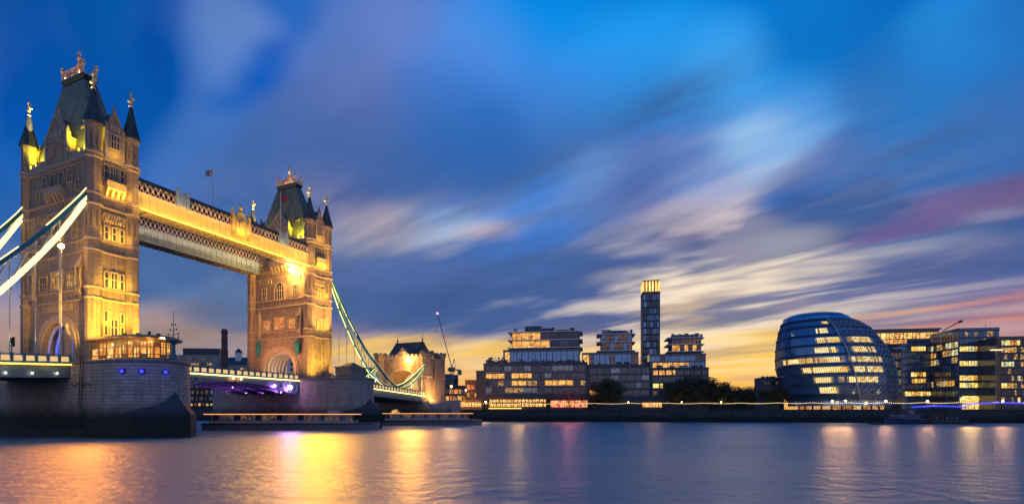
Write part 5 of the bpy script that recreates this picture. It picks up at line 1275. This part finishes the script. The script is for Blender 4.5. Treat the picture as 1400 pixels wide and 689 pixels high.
# ------------------------------------------------------------------ office blocks on the right
FINS = plain('office_fins', (.07, .08, .10), .4, .3)
def office(fc, px0, px1, py_top, floors, depth, lit, y=0., mat=None, nwin=12, py_bot=551):
    x0, x1, zt = block(fc, px0, px1, py_top, depth, y, 'wall', mat or OGD)
    c = (px0+px1)/2; h = (py_bot-py_top-2)/floors
    for k in range(floors):
        p0 = py_top+2+h*k; row(fc, px0+.6, px1-.6, p0+h*.18, p0+h*.86, nwin, lambda px, i, k=k: lit(k, px, i), y, .1, 1)
        z = fc.Z(p0, c, y); mb = MB(); mb.box(x0-.1, x1+.1, y-.35, y+.1, z-.2, z+.2); mb.build('floor_edge', FINS, fc.root)
    return x0, x1, zt
O1 = Facade('office_block', 'glass office block joined behind the round building, its top storey glowing', 'office block', 1222, 60, bank_ang, 'glass office blocks')
office(O1, 1205, 1245, 478, 6, 20, lambda k, px, i: rnd.choice([OFF, OFF3, WARM]) if (px < 1244 and rnd.random() < .92) else rnd.choice([OFF3, APTS, DIM]), 0, OGD, 9)
office(O1, 1233, 1283, 470, 9, 16, lambda k, px, i: rnd.choice([OFF, OFF, OFF3]) if (1245 < px < 1268 and k in (0, 4, 5)) or (k == 7 and px > 1236) else OGL, -8, OGL, 12)
x0, x1 = O1.X(1186, 2), O1.X(1284, 2)
mb = MB(); za, zb = O1.Z(471, 1235, 2), O1.Z(451.5, 1235, 2); mb.box(x0, x1, 2, 18, za, zb); mb.box(x0-.5, x1+.6, 1.2, 18, zb, zb+.7); mb.build('top_storey', OGD, O1.root)
row(O1, 1187, 1283, 455, 463, 16, lambda px, i: WARM if rnd.random() < .75 else OFF, 2, .12, 1); row(O1, 1187, 1240, 464.5, 470, 9, lambda px, i: APT, 2, .12, 1)
O2 = Facade('office_block', 'dark glass office block with bright yellow floors behind the lighting mast', 'office block', 1312, 34, bank_ang, 'glass office blocks')
ON = {2: 1, 4: .6, 6: 1, 7: .75}
office(O2, 1311, 1366, 449.5, 10, 18, lambda k, px, i: rnd.choice([OFF, OFF, OFF3, OFF2]) if (k in (2, 6) and px < 1360) or (k == 4 and px < 1347) or (k == 7 and px < 1345) or (k == 9 and px < 1332) else (APTS if rnd.random() < .12 else OGL), 0, OGL, 13)
xl = O2.X(1311); zt2 = O2.Z(449.5, 1338); hh = (zt2)/10.4
dp = 18
for k in range(9):
    for i in range(9):
        y0 = .6+1.9*i; mt_ = rnd.choice([OFF2, OFF3, APTS]) if k in (2, 5, 6, 7) and rnd.random() < .65 else rnd.choice([OGL, OGD])
        mb = MB(); mb.box(xl-.06, xl+.03, y0, y0+1.6, hh*(k+1)+.4, hh*(k+2)-.5, 1); mb.box(xl-.12, xl+.03, y0+1.62, y0+1.78, hh*(k+1)+.3, hh*(k+2)-.4); mb.build('window', [FRAME, mt_], O2.root)
    mb = MB(); mb.box(xl-.3, xl+.02, 0, 18, hh*(k+1)-.15, hh*(k+1)+.2); mb.build('floor_edge', FINS, O2.root)
mb = MB(); xx = O2.X(1355); mb.tube((xx, 3, O2.Z(449, 1355)), (xx, 3, O2.Z(441, 1355)), .08, 5); mb.build('roof_mast', IRON, O2.root)
mb = MB(); xx = O2.X(1303, 6); zq = O2.Z(452, 1303, 6); mb.tube((xx-4, 6, zq), (xx+2.2, 6, zq+3.6), .22, 5); mb.tube((xx+2.2, 6, zq+3.6), (xx+3.4, 6, zq+4.0), .5, 6); mb.build('cleaning_cradle', IRON, O2.root)
mb = MB()
for j in range(6): xx = O2.X(1355+j*2, 1); mb.tube((xx, 1, O2.Z(460, 1360)), (xx, 1, O2.Z(449, 1360)), .06, 4)
mb.build('roof_screen', SLABM, O2.root)
O3 = Facade('office_block', 'dark office block at the right edge with scattered lit windows', 'office block', 1368, 22, bank_ang, 'glass office blocks')
office(O3, 1368, 1440, 461, 9, 20, lambda k, px, i: rnd.choice([OFF, OFF2, OFF3]) if (k in (0, 1, 3, 6) and px < 1385) or rnd.random() < .14 else (APTS if rnd.random() < .3 else OGD), 0, OGD, 16)
# lit entrance
mb = MB(); a, b_ = O2.X(1317, -1), O2.X(1338, -1); mb.box(a, b_, -1.2, -.4, 0.1, O2.Z(541, 1327, -1)); mb.build('entrance', OFF, O2.root)

# blue lit canopy and floating pier
cn = Facade('pier_canopy', 'long low canopy edged with glowing blue light at the right bank', 'canopy', 1300, 1.5)
BLED = glow('blue_led', (.03, .03, 1.), 3.2)
for a, b_, p0, p1 in ((1246, 1322, 557.2, 556.6), (1318, 1420, 552.8, 551.6)):
    x0, x1 = cn.X(a), cn.X(b_); z0, z1 = cn.Z(p0, (a+b_)/2), cn.Z(p1, (a+b_)/2)
    mb = MB(); n = 20
    mb.loft([[(x0+(x1-x0)*i/n, y_, z0+.45*math.sin(math.pi*i/n)+o_) for y_, o_ in ((0, 0), (3, .2), (3, .5), (0, .3))] for i in range(n+1)]); rf = mb.build('roof', CONC, cn.root)
    mb = MB(); mb.loft([[(x0+(x1-x0)*i/n, y_, z0+.45*math.sin(math.pi*i/n)+o_) for y_, o_ in ((-.12, 0), (-.01, 0), (-.01, .34), (-.12, .34))] for i in range(n+1)]); mb.build('light_strip', BLED, rf)
    for i in range(8): mb = MB(); xx = x0+(x1-x0)*(i+.5)/8; mb.tube((xx, 1.5, 0), (xx, 1.5, z0+.3), .09, 6); mb.build('post', IRON, cn.root)

# ------------------------------------------------------------------ tower crane
crD = 300
cr = thing('tower_crane', 'luffing tower crane with a red lamp at the jib head', 'crane', at(618, crD, 4.7))
mb = MB(); H = zpx(508, crD)-4.7; s_ = .8
for a in (-s_, s_):
    for b_ in (-s_, s_): mb.tube((a, b_, 0), (a, b_, H), .14, 4)
for i in range(12):
    z0, z1 = H*i/12, H*(i+1)/12
    mb.tube((-s_, -s_, z0), (s_, -s_, z1), .09, 4); mb.tube((s_, -s_, z0), (s_, s_, z1), .09, 4); mb.tube((s_, s_, z0), (-s_, s_, z1), .09, 4)
CRM = plain('crane_paint', (.16, .14, .15), .5); mb.build('mast', CRM, cr)
mb = MB(); mb.box(-1.6, 1.6, -1.2, 1.2, H, H+2.6); mb.box(-2.4, -1.2, -.9, .5, H+.4, H+2.2); mb.tube((0, 0, H+2.6), (1.2, 0, H+7.5), .2, 5); mb.tube((2.2, 0, H+2), (1.2, 0, H+7.5), .15, 5); mb.build('cab', CRM, cr)
tip = Vector(((598-618)/F*crD, 0, zpx(430, crD)-4.7)); base_ = Vector((0, 0, H+1.5))
mb = MB(); n = 16
for o_ in ((-.5, 0), (.5, 0), (0, .9)):
    mb.tube(base_+Vector((0, o_[0], o_[1])), tip+Vector((0, o_[0]*.4, o_[1]*.4)), .12, 4)
for i in range(n):
    p, q = base_.lerp(tip, i/n), base_.lerp(tip, (i+1)/n); mb.tube(p+Vector((0, -.5, 0)), q+Vector((.3, .4, .6)), .07, 4); mb.tube(p+Vector((.3, .5, .5)), q+Vector((0, -.4, 0)), .07, 4)
mb.tube(tip, (1.2, 0, H+7.5), .05, 4); mb.build('jib', CRM, cr)
mb = MB(); mb.tube((0, 0, H+1.4), (4.6, 0, H+1.0), .4, 5); mb.box(3.4, 5.6, -1.2, 1.2, H-1.8, H+1.0); mb.tube((1.2, 0, H+7.5), (5, 0, H+1), .06, 4); mb.build('counterweight', CRM, cr)
mb = MB(); mb.tube(tip, tip+Vector((-.6, 0, -9)), .04, 4); mb.box(tip.x-.9, tip.x-.3, -.3, .3, tip.z-9.8, tip.z-9); mb.build('hook', CRM, cr)
mb = MB(); mb.ball(tip+Vector((0, 0, .7)), .55, 8); mb.build('warning_lamp', glow('red_lamp', (1., .10, .12), 12.), cr)

for px, py, D, power, col, ang in ((562, 490, 176, 44000, (1, .42, .04), 26), (617, 528, 225, 14000, (1, .5, .16), 14), (708, 553, 212, 9000, (1, .55, .2), 12), (778, 551, 210, 3500, (1, .28, .24), 12), (891, 552, 208, 13000, (1, .46, .2), 14),
                               (1138, 548, 190, 9000, (1, .5, .2), 11), (1156, 547.5, 190, 11000, (1, .5, .2), 11), (1211, 548, 188, 7000, (1, .5, .24), 11), (1268, 548, 186, 6000, (1, .5, .2), 11), (1327, 546, 184, 13000, (1, .58, .16), 12), (1371, 548, 182, 9000, (1, .5, .2), 11)):
    src = at(px, D-3, zpx(py, D-3)); beam_to_water(None, src, at(px, 45, 0), power*1.5, col, ang, 1.6)  # added beams for the light columns on the water below the lamps
# ------------------------------------------------------------------ trees
BARK = plain('bark', (.06, .045, .035), .9)
LEAF1 = plain('autumn_leaf', (.10, .075, .03), .8, var=.5, scale=.8); LEAF2 = plain('dark_leaf', (.055, .06, .028), .8, var=.5, scale=.8)
def make_tree(name, h, rad, leaves, seed, mats):
    rr = random.Random(seed); root = thing(name, 'tree', 'tree')
    mb = MB(); tips = []
    def limb(p, d, l, r, lev):
        q = p+d*l; mb.tube(p, q, r, 6 if lev < 2 else 4, r2=r*.65)
        if lev >= 3: tips.append(q); return
        if lev >= 1: tips.append(q)
        for _ in range(4 if lev < 2 else 3):
            v = Vector((rr.uniform(-1, 1), rr.uniform(-1, 1), rr.uniform(-.15, .9))); nd = (d*.55+v*.8).normalized()
            limb(q, nd, l*rr.uniform(.6, .82), r*.6, lev+1)
    limb(Vector((0, 0, 0)), Vector((rr.uniform(-.05, .05), rr.uniform(-.05, .05), 1)).normalized(), h*.32, h*.022, 0)
    mb.build('trunk', BARK, root)
    mb = MB(); zs = [t.z for t in tips]; mx = max(math.hypot(t.x, t.y) for t in tips); fx = rad/mx; fz = h*.96/max(zs)
    cl = [(rr.uniform(0, 6.28), rr.random()**.5*rad*.8, rr.uniform(.22, .82)*h, rr.uniform(.12, .27)*rad*1.1) for _ in range(30)]
    for k in range(leaves):
        if rr.random() < .25 or leaves < 1000:
            t = rr.choice(tips); c = Vector((t.x*fx, t.y*fx, t.z*fz))+Vector((rr.gauss(0, .55), rr.gauss(0, .55), rr.gauss(0, .5)))*(h/9)
        else:
            an, ro, zc_, rc = rr.choice(cl); kz = 1-max(0, (zc_/h-.5)/.5)**2*.55
            c = Vector((ro*kz*math.cos(an), ro*kz*math.sin(an), zc_))+Vector((rr.gauss(0, 1), rr.gauss(0, 1), rr.gauss(0, .8)))*rc*.62
        if c.z < h*.1 or c.z > h: continue
        s_ = rr.uniform(.12, .30)*h/9; u = Vector((rr.gauss(0, 1), rr.gauss(0, 1), rr.gauss(0, 1))).normalized(); w = u.orthogonal().normalized(); x_ = u.cross(w)
        mb.poly([c-w*s_, c+x_*s_*.6, c+w*s_, c-x_*s_*.6], 0 if rr.random() < .6 else 1)
    mb.build('crown', mats, root)
    return root
proto = [make_tree('plane_tree', 12, 5.6, 5200, 11, [LEAF2, LEAF1]), make_tree('plane_tree', 12, 5.0, 4200, 12, [LEAF1, LEAF2]), make_tree('bare_tree', 10, 4.4, 420, 13, [LEAF1, LEAF2])]
TREES = [(0, 835, 516, 8, 'round dark tree left of the slim tower'), (1, 818, 523, 10, 'smaller dark tree at the right of the red restaurant'), (0, 943, 512, 7, 'tallest of the dense dark trees before the right apartment block'), (1, 921, 521, 6, 'dense tree nearest the lit kiosk'),
         (0, 966, 515, 9, 'broad dark tree at the right end of the apartments'), (1, 986, 522, 8, 'dark tree in the middle of the bank row'), (0, 1002, 527, 10, 'low spreading tree just past the apartments'), (1, 1024, 528, 9, 'tree against the yellow sky left of the chimneyed block'),
         (1, 1050, 530, 6, 'low tree in front of the chimneyed block'), (0, 1066, 527, 9, 'tree touching the left flank of the round glass building'), (2, 752, 536, 6, 'bare thin tree at the left of the red glow'), (2, 778, 533, 6, 'bare tree lit red in front of the glowing pavilion'), (2, 800, 537, 6, 'bare thin tree at the right of the red glow'),
         (2, 640, 538, 12, 'bare tree over the bankside kiosks')]
used = set()
for k, px, py, off, lb in TREES:
    D = bankD(px, off); H = zpx(py, D)-BANK_Z; o = proto[k] if k not in used else copy_tree(proto[k]); used.add(k)
    o.location = at(px, D, BANK_Z); s_ = H/(12 if k < 2 else 10); o.scale = (s_*1.05, s_*1.05, s_); o.rotation_euler.z = px*1.7; o['label'] = lb; o['group'] = 'trees on the south bank'

# ------------------------------------------------------------------ promenade rail and festoon lights
rl = thing('promenade_railing', 'dark railing along the top of the river wall', 'railing', (0, 0, 0))
mb = MB(); X0, X1 = -20, 205; n = 150
for i in range(n+1):
    xx = X0+(X1-X0)*i/n; mb.tube((xx, BK(xx)+.3, BANK_Z), (xx, BK(xx)+.3, BANK_Z+1.15), .04, 4)
mb.build('post', IRON, rl)
mb = MB()
for z in (.4, .75, 1.15): mb.tube((X0, BK(X0)+.3, BANK_Z+z), (X1, BK(X1)+.3, BANK_Z+z), .04, 4)
mb.build('rail', IRON, rl)
BULB = glow('festoon_bulb', lin((255,216,150)), 7.)
xs = [at(px, bankD(px, 2)).x for px in (622, 668, 716, 764, 812, 862, 912, 962, 1012, 1062, 1112, 1162, 1212, 1262, 1312, 1362, 1412)]
NAMES = ['before the bankside kiosks', 'before the left half of the restaurant', 'before the right half of the restaurant', 'before the red glowing pavilion', 'before the round tree', 'before the slim tower and lit kiosk', 'before the tallest dense tree', 'before the broad end tree', 'before the low spreading tree', 'before the chimneyed block', 'before the left of the round glass building', 'before the middle of the round glass building', 'before the right of the round glass building', 'before the glowing-topped office', 'before the lit office entrance', 'before the right edge office']
for (a, b_), nm in zip(zip(xs, xs[1:]), NAMES):
    r_ = thing('festoon_lights', 'string of small bulbs '+nm, 'festoon lights', (a, BK(a)+2.0, BANK_Z), math.atan2(-.15, 1), 'festoon strings along the promenade'); L_ = (b_-a)*math.hypot(1, .15)
    mb = MB(); mb.tube((0, 0, 0), (0, 0, 2.75), .06, 6); mb.build('pole', IRON, r_)
    P = lambda t_: (L_*t_, 0, 2.65-.28*4*t_*(1-t_)); mb = MB(); mb.path([P(i/12) for i in range(13)], .02, 4); mb.build('cable', IRON, r_)
    for i in range(18): mb = MB(); mb.ball(Vector(P((i+.5)/18))-Vector((0, 0, .1)), .085, 5); mb.build('bulb', BULB, r_)

for i, (px, lb) in enumerate(((735, 'iron ladder on the river wall below the red pavilion'), (846, 'iron ladder on the river wall below the round tree'), (1000, 'iron ladder on the river wall below the end trees'), (1120, 'iron ladder on the river wall below the round glass building'))):
    xx = at(px, bankD(px, 0)).x; r_ = thing('wall_ladder', lb, 'ladder', (xx, BK(xx)-.75, 0), bank_ang, 'ladders on the river wall'); mb = MB()
    for a in (-.3, .3): mb.tube((a, 0, -.8), (a, .3, BANK_Z+.9), .05, 5)
    mb.build('stile', IRON, r_); mb = MB()
    for k in range(16): mb.tube((-.3, .3*k/16, .1+k*.33), (.3, .3*k/16, .1+k*.33), .035, 4)
    mb.build('rung', IRON, r_)
for i in range(9):
    px = 700+i*74; xx = at(px, bankD(px, 0)).x; r_ = thing('fender_pile', 'dark timber fender pile standing against the river wall', 'pile', (xx, BK(xx)-1.0, 0), 0, 'fender piles along the river wall')
    mb = MB(); mb.lathe(0, 0, [(.24, -3), (.22, 3.4), (.12, 3.7)], 8); mb.build('post', MATS['varnished_wood'] if False else BARK, r_); mb = MB(); mb.lathe(0, 0, [(.27, 2.9), (.27, 3.1)], 8); mb.build('iron_band', IRON, r_)
# ------------------------------------------------------------------ boats
HULL = plain('dark_hull', (.05, .05, .06), .4); CABIN = plain('cabin_paint', (.34, .29, .28), .5)
def river_boat(label, px0, px1, Da, Db, strip, hull_mat, cabin_mat, hs=1.):
    A_, B_ = at(px0, Da), at(px1, Db); L = (B_-A_).length; ang = math.atan2(B_.y-A_.y, B_.x-A_.x)
    r_ = thing('river_boat', label, 'boat', A_, ang, 'passenger boats on the river'); w = 3.0
    def sec(t_, z, k=1.):
        h = w*k*min(1, 4.5*(1-t_))**.6*min(1, .75+2*t_); return h
    ts = [0, .04, .2, .5, .8, .9, .96, .995]
    mb = MB(); mb.loft([[(L*t_, -sec(t_, 0, .82), -.5), (L*t_, sec(t_, 0, .82), -.5), (L*(t_+.004), sec(t_, 0), 1.25*hs+.5*max(0, t_-.8)), (L*(t_+.004), -sec(t_, 0), 1.25*hs+.5*max(0, t_-.8))] for t_ in ts]); mb.build('hull', hull_mat, r_)
    mb = MB(); mb.loft([[(L*t_, -sec(t_, 0, 1.03), 1.0*hs), (L*t_, sec(t_, 0, 1.03), 1.0*hs), (L*t_, sec(t_, 0, 1.03), 1.2*hs), (L*t_, -sec(t_, 0, 1.03), 1.2*hs)] for t_ in ts]); mb.build('rubbing_strake', IRON, r_)
    mb = MB(); mb.box(L*.05, L*.86, -2.3, 2.3, 1.25*hs, 1.75*hs); mb.box(L*.04, L*.88, -2.55, 2.55, 2.75*hs, 2.95*hs); mb.box(L*.055, L*.855, -2.15, 2.15, 1.75*hs, 2.75*hs, 1); mb.build('cabin', [cabin_mat, DGLASS], r_)
    n = 20
    for i in range(n):
        xa, xb = L*(.06+.79*i/n), L*(.06+.79*(i+1)/n); mb = MB()
        mb.box(xa, xa+.16, -2.3, -2.14, 1.75*hs, 2.75*hs, 0); mb.box(xa+.16, xb, -2.24, -2.16, 1.78*hs, 2.7*hs, 1); mb.build('window', [cabin_mat, DIM if i % 3 else DGLASS], r_)
    mb = MB(); mb.box(L*.02, L*.9, -2.72, -2.56, 2.84*hs, 2.95*hs); mb.build('light_strip', strip, r_)
    mb = MB(); mb.box(L*.70, L*.76, -1.2, 1.2, 2.95*hs, 3.7*hs); mb.tube((L*.73, 0, 3.7*hs), (L*.73, 0, 4.6*hs), .05, 5); mb.build('wheelhouse', cabin_mat, r_)
    return r_
BHULL = plain('grey_hull', (.22, .17, .17), .5)
STR = glow('boat_strip', lin((255,164,84)), 1.8)
river_boat('long low passenger boat with an amber light line before the far pier', 282, 520, 113, 116, STR, BHULL, CABIN, 1.2)
river_boat('smaller passenger boat with an amber light line below the gatehouse', 519, 659, 150, 156, STR, BHULL, CABIN, 1.2)
wb = thing('work_boat', 'dark blue work boat moored to a barge at the right bank', 'boat', at(1208, 166), .0)
L = (1262-1208)/F*166
mb = MB(); mb.loft([[(L*t_, -h, -.5), (L*t_, h, -.5), (L*t_, h*1.15, z), (L*t_, -h*1.15, z)] for t_, h, z in ((0, .3, 2.6), (.12, 1.5, 2.2), (.4, 2.3, 1.6), (.8, 2.3, 1.5), (1, 2.0, 1.6))]); mb.build('hull', plain('navy_hull', (.02, .03, .08), .35), wb)
mb = MB(); mb.box(L*.45, L*.85, -1.5, 1.5, 1.5, 3.0); mb.box(L*.5, L*.75, -1.3, 1.3, 3.0, 4.6); mb.box(L*.48, L*.77, -1.5, 1.5, 4.6, 4.8); mb.tube((L*.62, 0, 4.8), (L*.62, 0, 6.8), .06, 5); mb.build('wheelhouse', plain('navy_cabin', (.05, .07, .13), .4), wb)
for i in range(3): mb = MB(); xa = L*(.52+.08*i); mb.box(xa, xa+.8, -1.36, -1.31, 3.5, 4.3); mb.build('window', DIM if i == 1 else DGLASS, wb)
mb = MB(); n = 9
for i in range(n): xa = L*(.08+.36*i/(n-1)); mb.tube((xa, -1.6, 1.8), (xa, -1.6, 2.9), .04, 4)
mb.tube((L*.08, -1.6, 2.9), (L*.44, -1.6, 2.8), .04, 4); mb.build('guard_rail', WHITE, wb)
bg_ = thing('barge', 'flat dark barge with deck clutter moored below the offices', 'barge', at(1264, 167), -.03)
L = (1312-1264)/F*167
mb = MB(); mb.loft([[(x_, -3, -.4), (x_, 3, -.4), (x_, 3.2, 1.5), (x_, -3.2, 1.5)] for x_ in (0, L)]); mb.build('hull', HULL, bg_)
for i in range(7):
    xa = L*(.05+.13*i); h = rnd.uniform(.6, 1.9); mb = MB(); mb.box(xa, xa+rnd.uniform(.6, 1.3), -2.2, rnd.uniform(-.5, 1.5), 1.5, 1.5+h); mb.build('crate', rnd.choice([CONC, IRON, plain('rust', (.09, .045, .03), .8) if 'rust' not in MATS else MATS['rust']]), bg_)
mb = MB(); mb.tube((L*.8, 0, 1.5), (L*.8, 0, 3.6), .1, 6); mb.tube((L*.8, 0, 3.6), (L*.62, 0, 4.3), .07, 5); mb.build('davit', IRON, bg_)
for px, D, lb in ((1199, 160, 'small dinghy moored ahead of the work boat'), (1321, 160, 'small dinghy moored behind the barge')):
    r_ = thing('dinghy', lb, 'boat', at(px, D), .1, 'moored dinghies'); mb = MB()
    mb.loft([[(x_, -h*.7, -.2), (x_, h*.7, -.2), (x_, h, .55), (x_, -h, .55)] for x_, h in ((-2.2, .9), (0, 1.05), (1.4, .8), (2.5, .08))]); mb.build('hull', HULL, r_)
    mb = MB(); mb.box(-.9, -.5, -.9, .9, .5, .62); mb.box(.5, .8, -.8, .8, .5, .62); mb.build('thwart', WOOD, r_)
